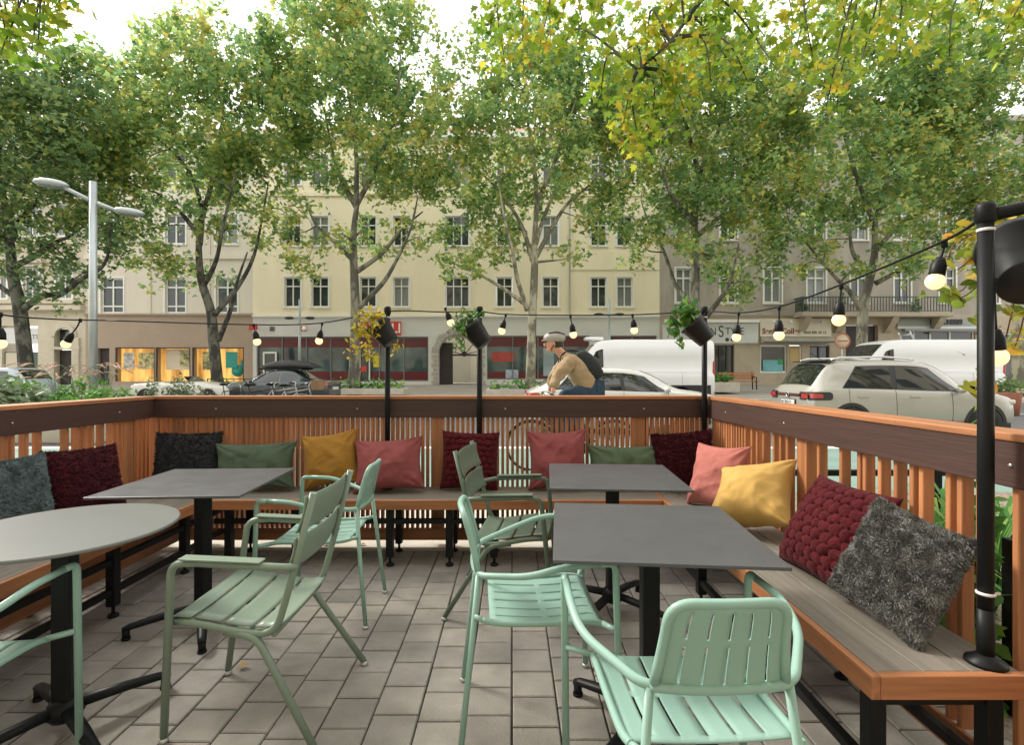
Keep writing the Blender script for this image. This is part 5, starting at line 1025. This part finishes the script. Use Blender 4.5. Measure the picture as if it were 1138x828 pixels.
# ------------------------------------------------------------------ bicycles
def bicycle(label,loc,rz,frame,group,basket=False,scale=1.,fenders=True):
    t=thing('bicycle',label,'bicycle',loc,rz,group); fm=frame; r=.33
    ra,fa=Vector((-.52,0,r)),Vector((.60,0,r)); bb=Vector((-.08,0,.29)); st=Vector((-.22,0,.82)); hd=Vector((.42,0,.88)); hd0=Vector((.46,0,.72))
    b=MB()
    for p,q,w in ((bb,st,.018),(bb,hd0,.02),(st*.9+bb*.1,hd,.017),(ra,bb,.011),(ra,st,.010),(hd,hd0,.02),(hd0,fa,.014),(st,st+Vector((-.03,0,.12)),.013)): b.tube([p,q],w,8)
    b.build('frame',fm,t)
    for c,nm in ((ra,'wheel'),(fa,'wheel')):
        b=MB(); pts=[c+Vector((r*math.cos(a),0,r*math.sin(a))) for a in np.linspace(0,2*PI,29)]; b.tube(pts,.017,6,cap=False); w=b.build('wheel',MT['tyre'],t)
        b=MB(); b.tube([c+(p-c)*.94 for p in pts],.008,5,cap=False)
        for k in range(12): a=2*PI*k/12; b.tube([c,c+Vector((r*.93*math.cos(a),0,r*.93*math.sin(a)))],.0022,4,cap=False)
        b.tube([c+Vector((0,-.05,0)),c+Vector((0,.05,0))],.016,8); b.build('spokes',MT['rim'],w)
        if fenders: b=MB(); b.tube([c+Vector((r*1.07*math.cos(a),0,r*1.07*math.sin(a))) for a in np.linspace(.4,2.7,12)],.02,6,flat=.5); b.build('mudguard',fm,t)
    b=MB(); b.tube(catmull([hd,hd+Vector((-.01,0,.10)),hd+Vector((.02,0,.13))],4),.014,8); b.tube(catmull([(.34,-.30,1.02),(.43,-.22,1.05),(.45,0,1.01),(.43,.22,1.05),(.34,.30,1.02)],5),.013,8); b.build('handlebar',MT['chrome'],t)
    for s in(-1,1): b=MB(); b.tube([(.27,s*.31,1.00),(.37,s*.29,1.03)],.018,8); b.build('grip',MT['black'],t)
    b=MB(); b.ball((-.25,0,.985),.13,14,(1,.6,.32)); b.ball((-.13,0,.985),.07,10,(1.3,.5,.4)); b.build('saddle',MT['black'],t)
    b=MB(); b.lathe([(.09,-.006),(.09,.006)],bb+Vector((0,-.05,0)),18,Matrix.Rotation(PI/2,3,'X')); b.tube([bb+Vector((0,-.07,0)),bb+Vector((.12,-.07,-.12))],.01,6); b.box(bb.x+.12,-.12,bb.z-.12,.09,.07,.02); b.tube([bb+Vector((0,.07,0)),bb+Vector((-.12,.07,.12))],.01,6); b.box(bb.x-.12,.12,bb.z+.12,.09,.07,.02); b.build('pedals',MT['black'],t)
    if basket:
        b=MB(); n=14
        b.lathe([(.16,0),(.20,.24),(.205,.25),(.19,.25),(.15,.01),(.001,.01)],(.64,0,.86),n,smooth=False); b.build('basket',M('wicker_basket',srgb(150,120,92),.85,.35,40,bump=.8,bscale=90),t)
    return t
bk=M('black_bike_paint',(.02,.02,.022),.35,.05); sb=M('pale_bike_paint',srgb(170,174,174),.35,.05,metal=.3); gb=M('green_bike_paint',srgb(60,84,76),.35,.05)
bicycle('pale bicycle parked beside the saloon car, wicker basket on its front',(fx(330,14.)-.1,14.,-.03),R(8),sb,'parked bicycles',True)
bicycle('black bicycle parked leaning toward the dark saloon car',(fx(287,14.5),14.5,-.03),R(14),bk,'parked bicycles')
bicycle('dark green bicycle parked furthest left in the row of bicycles',(fx(255,15.),15.0,-.03),R(-20),gb,'parked bicycles')
bicycle('silver bicycle at the middle of the parked row, handlebar turned',(fx(308,15.),15.2,-.03),R(30),sb,'parked bicycles')
# ------------------------------------------------------------------ cyclist riding left
CX,CYY=.86,7.0; ZL=-.024
bicycle('dark city bicycle ridden along the teal cycle lane',(CX,CYY,ZL),R(180),bk,'bicycle in the cycle lane')
def skin_obj(name,verts,edges,radii,mat,parent,root=0,sub=2):
    me=bpy.data.meshes.new(name); me.from_pydata([tuple(v) for v in verts],edges,[]); me.materials.append(mat)
    o=bpy.data.objects.new(name,me); C.objects.link(o); o.parent=parent
    o.modifiers.new('skin','SKIN').use_smooth_shade=True
    if not me.skin_vertices: me.skin_vertices.new()
    for i,r in enumerate(radii):
        sv=me.skin_vertices[0].data[i]; sv.radius=(r,r) if not isinstance(r,tuple) else r; sv.use_root=(i==root)
    s=o.modifiers.new('sub','SUBSURF'); s.levels=sub; s.render_levels=sub
    return o
cy=thing('person','cyclist riding left in a light helmet, tan jacket and blue jeans','person',(CX,CYY,ZL+.05),R(180))
# local: facing +x (turned 180 so he rides to the left)
hip=(-.20,0,1.03); sp=(-.08,0,1.22); ch=(.07,0,1.42); nk=(.18,0,1.52); hd_=(.32,0,1.66)
V=[hip,sp,ch,nk]; E=[(0,1),(1,2),(2,3)]; RD=[.13,.13,.145,.06]
skinm=M('skin',srgb(196,146,120),.55,.05,8)
def arm(s): return [(.12,s*.18,1.42),(.28,s*.25,1.24),(.27+.0,s*.31,1.07)] 
BV=[hip,sp,ch,nk,(.25,0,1.59),(.295,0,1.655)]; BE=[(0,1),(1,2),(2,3),(3,4),(4,5)]; BR=[.09,.10,.11,.055,.07,.075]
for s in(-1,1):
    k=len(BV); BV+=[(.10,s*.18,1.41),(.27,s*.25,1.22),(.33,s*.295,1.05),(.32,s*.305,1.00)]; BE+=[(2,k),(k,k+1),(k+1,k+2),(k+2,k+3)]; BR+=[.062,.043,.03,.034]
legs={-1:[(-.20,-.10,1.0),(.16,-.11,.80),(.06,-.12,.34),(.07,-.12,.22),(.18,-.12,.19)],1:[(-.20,.10,1.03),(.21,.11,.98),(-.06,.12,.56),(-.13,.12,.44),(-.03,.12,.41)]}
for s in(-1,1):
    k=len(BV); BV+=legs[s]; BE+=[(0,k),(k,k+1),(k+1,k+2),(k+2,k+3),(k+3,k+4)]; BR+=[.06,.045,.035,.034,.034]
body=skin_obj('body',BV,BE,BR,skinm,cy)
# head with features
hb=MB(); hb.ball((.305,0,1.675),.098,18,(1.02,.80,1.22)); hb.ball((.412,0,1.65),.02,8,(1.1,.7,1.4)); hb.ball((.345,0,1.59),.055,12,(1,.85,.8))
for s in(-1,1): hb.ball((.295,s*.082,1.66),.026,8,(.6,.4,1.2))
hb.build('head',skinm,cy)
hr=MB(); hr.ball((.262,0,1.665),.092,16,(.95,.88,1.1)); hr.build('hair',M('dark_brown_hair',srgb(58,46,38),.8,.3,60,(1,1,6)),cy)
fb=MB()
for s in(-1,1): fb.ball((.397,s*.033,1.685),.010,8)
fb.box(.40,0,1.605,.012,.045,.008); fb.build('eyes_and_mouth',M('dark_face_detail',(.05,.025,.02),.6,.05),cy)
jk=M('tan_jacket_cloth',srgb(160,138,108),.9,.14,9,bump=.4,bscale=30); jn=M('blue_denim',srgb(44,64,84),.9,.18,14)
JV=[(-.21,0,.97),(-.16,0,1.10),sp,ch,(.185,0,1.535)]; JE=[(0,1),(1,2),(2,3),(3,4)]; JR=[(.19,.165),(.19,.165),(.20,.17),(.20,.17),.085]
for s in(-1,1):
    k=len(JV); JV+=[(.09,s*.20,1.42),(.20,s*.245,1.32),(.28,s*.262,1.21),(.312,s*.285,1.11),(.322,s*.29,1.075)]; JE+=[(3,k),(k,k+1),(k+1,k+2),(k+2,k+3),(k+3,k+4)]; JR+=[.10,.092,.08,.062,.05]
jo=skin_obj('jacket',JV,JE,JR,jk,cy,sub=3)
tx=bpy.data.textures.new('cloth_folds','CLOUDS'); tx.noise_scale=.075; tx.noise_depth=2
dm=jo.modifiers.new('folds','DISPLACE'); dm.texture=tx; dm.strength=.045; dm.mid_level=.45
LV=[(-.21,0,1.02)]; LE=[]; LR=[(.17,.135)]
for s in(-1,1):
    k=len(LV); L_=legs[s]; LV+=[L_[0],tuple((Vector(L_[0])+Vector(L_[1]))/2),L_[1],tuple((Vector(L_[1])*.5+Vector(L_[2])*.5)),L_[2],tuple(Vector(L_[2])*.45+Vector(L_[3])*.55)]; LE+=[(0,k)]+[(k+i,k+i+1) for i in range(5)]; LR+=[.105,.094,.078,.066,.06,.058]
jo=skin_obj('jeans',LV,LE,LR,jn,cy,sub=3); dm=jo.modifiers.new('folds','DISPLACE'); dm.texture=tx; dm.strength=.03; dm.mid_level=.4
for s in(-1,1):
    a=Vector(legs[s][3]); b=MB(); b.tube([a+Vector((-.06,0,-.02)),a+Vector((.04,0,-.03)),a+Vector((.14,0,-.045)),a+Vector((.20,0,-.05))],[.045,.052,.045,.025],10,flat=1); b.build('shoe',MT['darkplastic'],cy)
b=MB(); b.ball((.285,0,1.742),.118,18,(1.28,.92,.70)); b.prism([(.36,1.71),(.455,1.70),(.45,1.715),(.37,1.745)],-.07,.07,'xz'); hm=b.build('helmet',M('pale_grey_helmet',srgb(160,156,148),.35,.06,3),cy)
b=MB()
for y in(-.07,-.025,.025,.07): b.tube(catmull([(.15,y,1.785),(.25,y,1.826-abs(y)*.2),(.37,y,1.80)],4),.009,6)
b.build('helmet_vents',MT['darkplastic'],hm)
b=MB(); b.tube(catmull([(.28,-.085,1.69),(.32,-.075,1.61),(.345,0,1.565),(.32,.075,1.61),(.28,.085,1.69)],4),.006,6); b.build('chin_strap',MT['black'],hm)
bp=thing('backpack','black backpack worn by the cyclist','backpack',(CX,CYY,ZL+.05),R(180))
sec_=[]; b=MB(); Rb=Matrix.Rotation(R(38),3,'Y'); 
prof=[(0,.10,.06),(.03,.135,.10),(.16,.15,.125),(.30,.145,.12),(.40,.12,.09),(.44,.07,.04)]
base=Vector((-.34,0,1.20))
rows=[]
for h,w,dp in prof:
    for k in range(16):
        a=2*PI*k/16; v=Vector((dp*math.copysign(abs(math.cos(a))**.6,math.cos(a)),w*math.copysign(abs(math.sin(a))**.6,math.sin(a)),h)); rows.append(Rb@v+base+Vector((.03,0,.0)))
b.add(rows,[(i*16+j,i*16+(j+1)%16,(i+1)*16+(j+1)%16,(i+1)*16+j) for i in range(5) for j in range(16)]+[tuple(range(15,-1,-1)),tuple(range(80,96))],True); b.build('bag',M('black_bag_cloth',srgb(36,40,42),.85,.2,12),bp)
for s in(-1,1):
    b=MB(); b.tube(catmull([(-.02,s*.11,1.56),(.12,s*.12,1.565),(.22,s*.13,1.46),(.14,s*.14,1.30),(-.10,s*.13,1.18)],4),.018,6,flat=.5); b.build('strap',bpy.data.materials['black_bag_cloth'],bp)
# ------------------------------------------------------------------ street furniture
pg=M('silver_lamp_paint',srgb(176,184,186),.35,.05,4,metal=.5)
d=13.; p=at(103.5,425,d); t=thing('street_lamp','tall silver street lamp with two heads at the left','street lamp',(p.x,d,-.05)); zt=at(0,202,d).z+.05
b=MB(); b.tube([(0,0,0),(0,0,zt)],[.095,.082],20); b.build('post',pg,t)
for dx,dz,dy in ((-.56,-.20,-.30),(.46,-.66,.30)):
    e=Vector((dx,dy,zt+dz)); o=Vector((0,0,zt-.50+(0 if dx<0 else .0))); b=MB(); b.tube([o,o*.5+e*.5+Vector((0,0,.0)),e],[.055,.05,.04],10); a=b.build('arm',pg,t)
    u=Vector((dx,dy,0)).normalized(); b=MB(); q=Vector((1,0,0)).rotation_difference(u).to_matrix()
    vs=MB(); vs.ball((0,0,0),.30,18,(1.15,.5,.34)); b.add([q@Vector(v)+e+u*.18+Vector((0,0,.03)) for v in vs.v],vs.f,True); hd=b.build('lamp_head',pg,t)
    vs=MB(); vs.ball((0,0,0),.26,16,(1.05,.44,.25)); b=MB(); b.add([q@Vector(v)+e+u*.18+Vector((0,0,-.03)) for v in vs.v],vs.f,True); b.build('lens',MT['glass2'],hd)
for px,py,lab in ((333,353,'thin grey street lamp in front of the red shop left window'),(677,349,'thin grey street lamp behind the white van')):
    d=30.; x=fx(px,d); z=fz(py,d); t=thing('street_lamp',lab,'street lamp',(x,d,.30),0,'thin grey street lamps'); b=MB(); b.tube([(0,0,0),(0,0,z+(.75 if px<400 else .6))],[.09,.06],10); b.build('post',pg,t)
    b=MB(); b.tube([(-.55,0,z-.3),(.55,0,z-.3)],.04,8); b.build('arm',pg,t)
    for s in(-1,1): b=MB(); b.ball((s*.6,0,z-.32),.3,12,(1,.5,.3)); b.build('lamp_head',MT['darkplastic'],t)
d=28.; x=fx(935.5,d); t=thing('traffic_sign','round pale traffic sign on a thin post by the balcony house','sign',(x,d,.30)); z=fz(379,d)-.30
b=MB(); b.tube([(0,0,0),(0,0,z+.3)],.035,8); b.build('post',MT['galv'],t)
b=MB(); b.lathe([(.42,0),(.42,.02),(.001,.02)],(0,-.04,z),24,Matrix.Rotation(PI/2,3,'X')); b.build('disc',M('sign_cream',srgb(224,206,180),.5,.05,2),t); b=MB(); b.lathe([(.36,.021),(.43,.021),(.43,.028),(.36,.028),(.36,.021)],(0,-.04,z),24,Matrix.Rotation(PI/2,3,'X'),cap=False); b.build('red_rim',M('sign_rim_red',srgb(190,120,100),.5,.05,2),t); b=MB(); b.bx(-.28,.28,-.066,-.061,z-.04,z+.04); b.build('bar',bpy.data.materials['sign_rim_red'],t)
# bench and planters on the far pavement
d=28.; t=thing('park_bench','brown wooden park bench with black iron ends on the far pavement','bench',(fx(823,d),d,.38)); b=MB()
for i in range(4): b.bx(-1.1,.9,-.25+i*.12,-.16+i*.12,.42,.46)
b.build('seat',MT['wood_x'],t); b=MB()
for i in range(3): b.bx(-1.1,.9,.26,.29,.56+i*.13,.65+i*.13)
b.build('backrest',MT['wood_x'],t)
for x in(-.9,.75): b=MB(); b.tube([(x,-.25,0),(x,-.22,.42),(x,.24,.42),(x,.30,.95)],.03,6); b.tube([(x,.22,0),(x,.24,.42)],.03,6); b.tube([(x,-.24,.42),(x,-.24,.66),(x,.27,.66)],.025,6); b.build('leg',MT['black'],t)
def planter(label,px0,px1,d,z,h,seed,n=240,mat='leaf_bed',ph=.35):
    x0,x1=fx(px0,d),fx(px1,d); t=thing('street_planter',label,'planter',((x0+x1)/2,d,z),0,'kerbed planting beds under the trees'); w=(x1-x0)/2
    b=MB(); b.bx(-w,w,-.8,-.65,0,h); b.bx(-w,w,.65,.8,0,h); b.bx(-w,-w+.15,-.645,.645,0,h); b.bx(w-.15,w,-.645,.645,0,h); b.build('kerb_stones',MT['conc'],t,bevel=.02)
    b=MB(); b.bx(-w+.16,w-.16,-.64,.64,0,h-.05); b.build('soil',bpy.data.materials['potting_soil'],t)
    rs=np.random.default_rng(seed); cen=np.column_stack([rs.uniform(-w+.2,w-.2,n),rs.uniform(-.6,.6,n),h+np.abs(rs.normal(size=n))*ph*.5+.03]); leaf_mesh('foliage',cen,.26*rs.uniform(.6,1.2,n),MT[mat],rs,t,shape=LEAFOV,flat=.4)
planter('kerbed planting bed under the tall tree before the red shop',366,452,25.,.26,.28,91); planter('kerbed planting bed under the pale barked tree',541,640,24.,.26,.28,92)
planter('kerbed planting bed behind the white van left of the park bench',788,815,27.,.30,.5,93,160); planter('kerbed planting bed under the tree left of the hair salon',735,786,25.,.26,.28,94)
planter('kerbed planting bed under the mottled tree before the balcony house',925,1000,25.,.26,.28,95)
planter('kerbed planting bed under the tree at the lit brown shop',170,262,25.,.26,.28,96,200)
planter('kerbed planting bed at the far right under the last tree',1090,1180,25.5,.26,.28,97,200); planter('kerbed planting bed under the dark tree at far left',-10,70,22.6,.16,.28,98,200)
t=thing('low_railing','low dark rail on the pavement before the lit brown shop','railing',(fx(262,29.),29.,.36)); b=MB(); b.bx(-1.6,1.6,-.02,.02,.55,.6); b.bx(-1.6,1.6,-.02,.02,.25,.29)
for x in(-1.58,-.5,.5,1.58): b.bx(x-.025,x+.025,-.025,.025,0,.55)
b.build('bars',gb,t)
# terracotta tubs right of the pole
d=16.; t=thing('plant_tub','terracotta tub with dark clipped shrub at the far right','plant pot',(fx(1118,d),d,-.03)); b=MB(); b.lathe([(.001,0),(.30,0),(.38,.70),(.36,.72),(.001,.66)],n=20); b.build('tub',M('terracotta',srgb(160,104,84),.85,.1,5),t)
rs=np.random.default_rng(3); cen=rs.normal(size=(260,3))*np.array([.24,.24,.13])+np.array([0,0,.86]); leaf_mesh('foliage',cen,.14*rs.uniform(.6,1.2,260),MT['leaf_dark'],rs,t,shape=LEAFOV)
# raised bed with lush planting at the left
x0,x1,y0,y1=-13.2,-7.75,9.6,12.4
t=thing('raised_planter','raised concrete planter holding lush green planting at the left','planter',((x0+x1)/2,(y0+y1)/2,-.03)); b=MB(); b.bx(-(x1-x0)/2,(x1-x0)/2,-1.4,1.4,0,.55); b.build('kerb_stones',MT['conc'],t,bevel=.03)
k=0
names=['bushy green shrub with broad leaves','pale green leafy shrub','fine leaved green shrub','dark green rounded shrub','yellow flecked green shrub']
places=['at the left edge of the raised planter','second from the left in the raised planter','left of the middle of the raised planter','in the middle of the raised planter','right of the middle of the raised planter','under the street lamp in the raised planter','at the right end of the raised planter']
for i in range(7):
    x=x0+.45+i*.78; y=10.15+(i%2)*.55
    bush('planter_shrub',names[i%5]+' '+places[i],'shrub',x,y,.50,.58,.5,[.60,.66,.56,.60,.62,.58,.54][i],1000,[.21,.14,.10,.14,.15,.12,.10][i],['leaf_bed','leaf_bed','leaf_bed','leaf_bed','leaf_grey','leaf_bed','leaf_bed'][i],120+i,group='shrubs in the raised planter')
for i,(px,lab) in enumerate(((62,'feathery pink grass plumes left in the raised planter'),(85,'feathery pink grass plumes in the middle of the raised planter'),(118,'feathery pink grass plumes right of the street lamp'))):
    rs=random.Random(i); x=fx(px,11.6); t=thing('plume_grass',lab,'grass',(x,11.6,.5),0,'plume grasses in the raised planter'); b=MB(); c=MB()
    for q in range(16):
        a=rs.uniform(0,2*PI); l=rs.uniform(.75,1.1); e=rs.uniform(.25,.6); pts=catmull([(0,0,0),(math.cos(a)*e*.3,math.sin(a)*e*.3,l*.7),(math.cos(a)*e,math.sin(a)*e,l*.93),(math.cos(a)*e*1.5,math.sin(a)*e*1.5,l*.86)],5); b.tube(pts,.004,4,cap=False); c.tube(pts[10:],[.006,.012,.016,.016,.012,.006][:len(pts[10:])] if len(pts[10:])<=6 else .012,5)
    b.build('stem',MT['leaf_grey'],t); c.build('plume',M('pink_plume',srgb(196,164,146),.95,.1,20) if 'pink_plume' not in bpy.data.materials else bpy.data.materials['pink_plume'],t)
for i,(px,lab) in enumerate(((176,'pale grey green shrub left in front of the white roadster'),(198,'pale grey green shrub in front of the white roadster'),(219,'pale grey green shrub right in front of the white roadster'))):
    bush('pale_shrub',lab,'shrub',fx(px,14.),14.,-.03,.40,.35,.98+.05*(i%2),1000,.11,'leaf_grey',140+i,group='pale shrubs before the roadster')
# unseen house behind the viewer, added to block sky light and shade the terrace
t=thing('unseen_shade_building','unseen tall beige house added behind the terrace to shade it','building',(0,-3.2,0)); b=MB(); b.bx(-40,40,-9,0,-.06,17); b.build('wall',bei,t)
for i in range(-9,10):
    for j in range(4):
        b=MB(); b.bx(i*3.4-.6,i*3.4+.6,.003,.06,1.0+j*4.1,3.2+j*4.1); b.build('window',MT['glass'],t)
# ------------------------------------------------------------------ light, sky, camera
SUN_EL,SUN_AZ=R(38),R(302)    # veiled sun low over the roofs at the left
w=bpy.data.worlds.new('World'); scn.world=w; w.use_nodes=True; nt=w.node_tree; N=nt.nodes; L=nt.links; bg=N['Background']
sky=N.new('ShaderNodeTexSky'); sky.sky_type='NISHITA'; sky.sun_disc=False; sky.sun_elevation=SUN_EL; sky.sun_rotation=SUN_AZ; sky.dust_density=3.; sky.air_density=1.2
tc=N.new('ShaderNodeTexCoord'); nz=N.new('ShaderNodeTexNoise'); nz.inputs['Scale'].default_value=1.6; nz.inputs['Detail'].default_value=5; L.new(tc.outputs['Generated'],nz.inputs['Vector'])
cr=N.new('ShaderNodeValToRGB'); cr.color_ramp.elements[0].position=.35; cr.color_ramp.elements[0].color=(.72,.72,.72,1); cr.color_ramp.elements[1].position=.6; cr.color_ramp.elements[1].color=(.95,.95,.95,1); L.new(nz.outputs['Fac'],cr.inputs['Fac'])
mx=N.new('ShaderNodeMix'); mx.data_type='RGBA'; L.new(cr.outputs['Color'],mx.inputs['Factor']); L.new(sky.outputs[0],mx.inputs['A']); mx.inputs['B'].default_value=(8.6,8.35,7.9,1); L.new(mx.outputs['Result'],bg.inputs['Color']); bg.inputs['Strength'].default_value=.118
sl=bpy.data.lights.new('sun','SUN'); sl.energy=2.1; sl.angle=R(14); sl.color=(1,.95,.86); so=bpy.data.objects.new('sun',sl); C.objects.link(so)
dv=Vector((math.sin(SUN_AZ)*math.cos(SUN_EL),math.cos(SUN_AZ)*math.cos(SUN_EL),math.sin(SUN_EL))); so.rotation_euler=dv.to_track_quat('Z','Y').to_euler(); so.location=dv*30
cam=bpy.data.cameras.new('camera'); co=bpy.data.objects.new('camera',cam); C.objects.link(co); co.location=(0,0,H); co.rotation_euler=(PI/2,0,0); cam.sensor_width=36; cam.lens=F/1138*36; cam.clip_start=.05; cam.clip_end=500; scn.camera=co
scn.view_settings.view_transform='Standard'; scn.view_settings.look='None'; scn.view_settings.exposure=1.14; scn.view_settings.gamma=1; scn.view_settings.use_curve_mapping=False
try:
    scn.cycles.max_bounces=10; scn.cycles.diffuse_bounces=8; scn.cycles.transmission_bounces=8
except Exception: pass
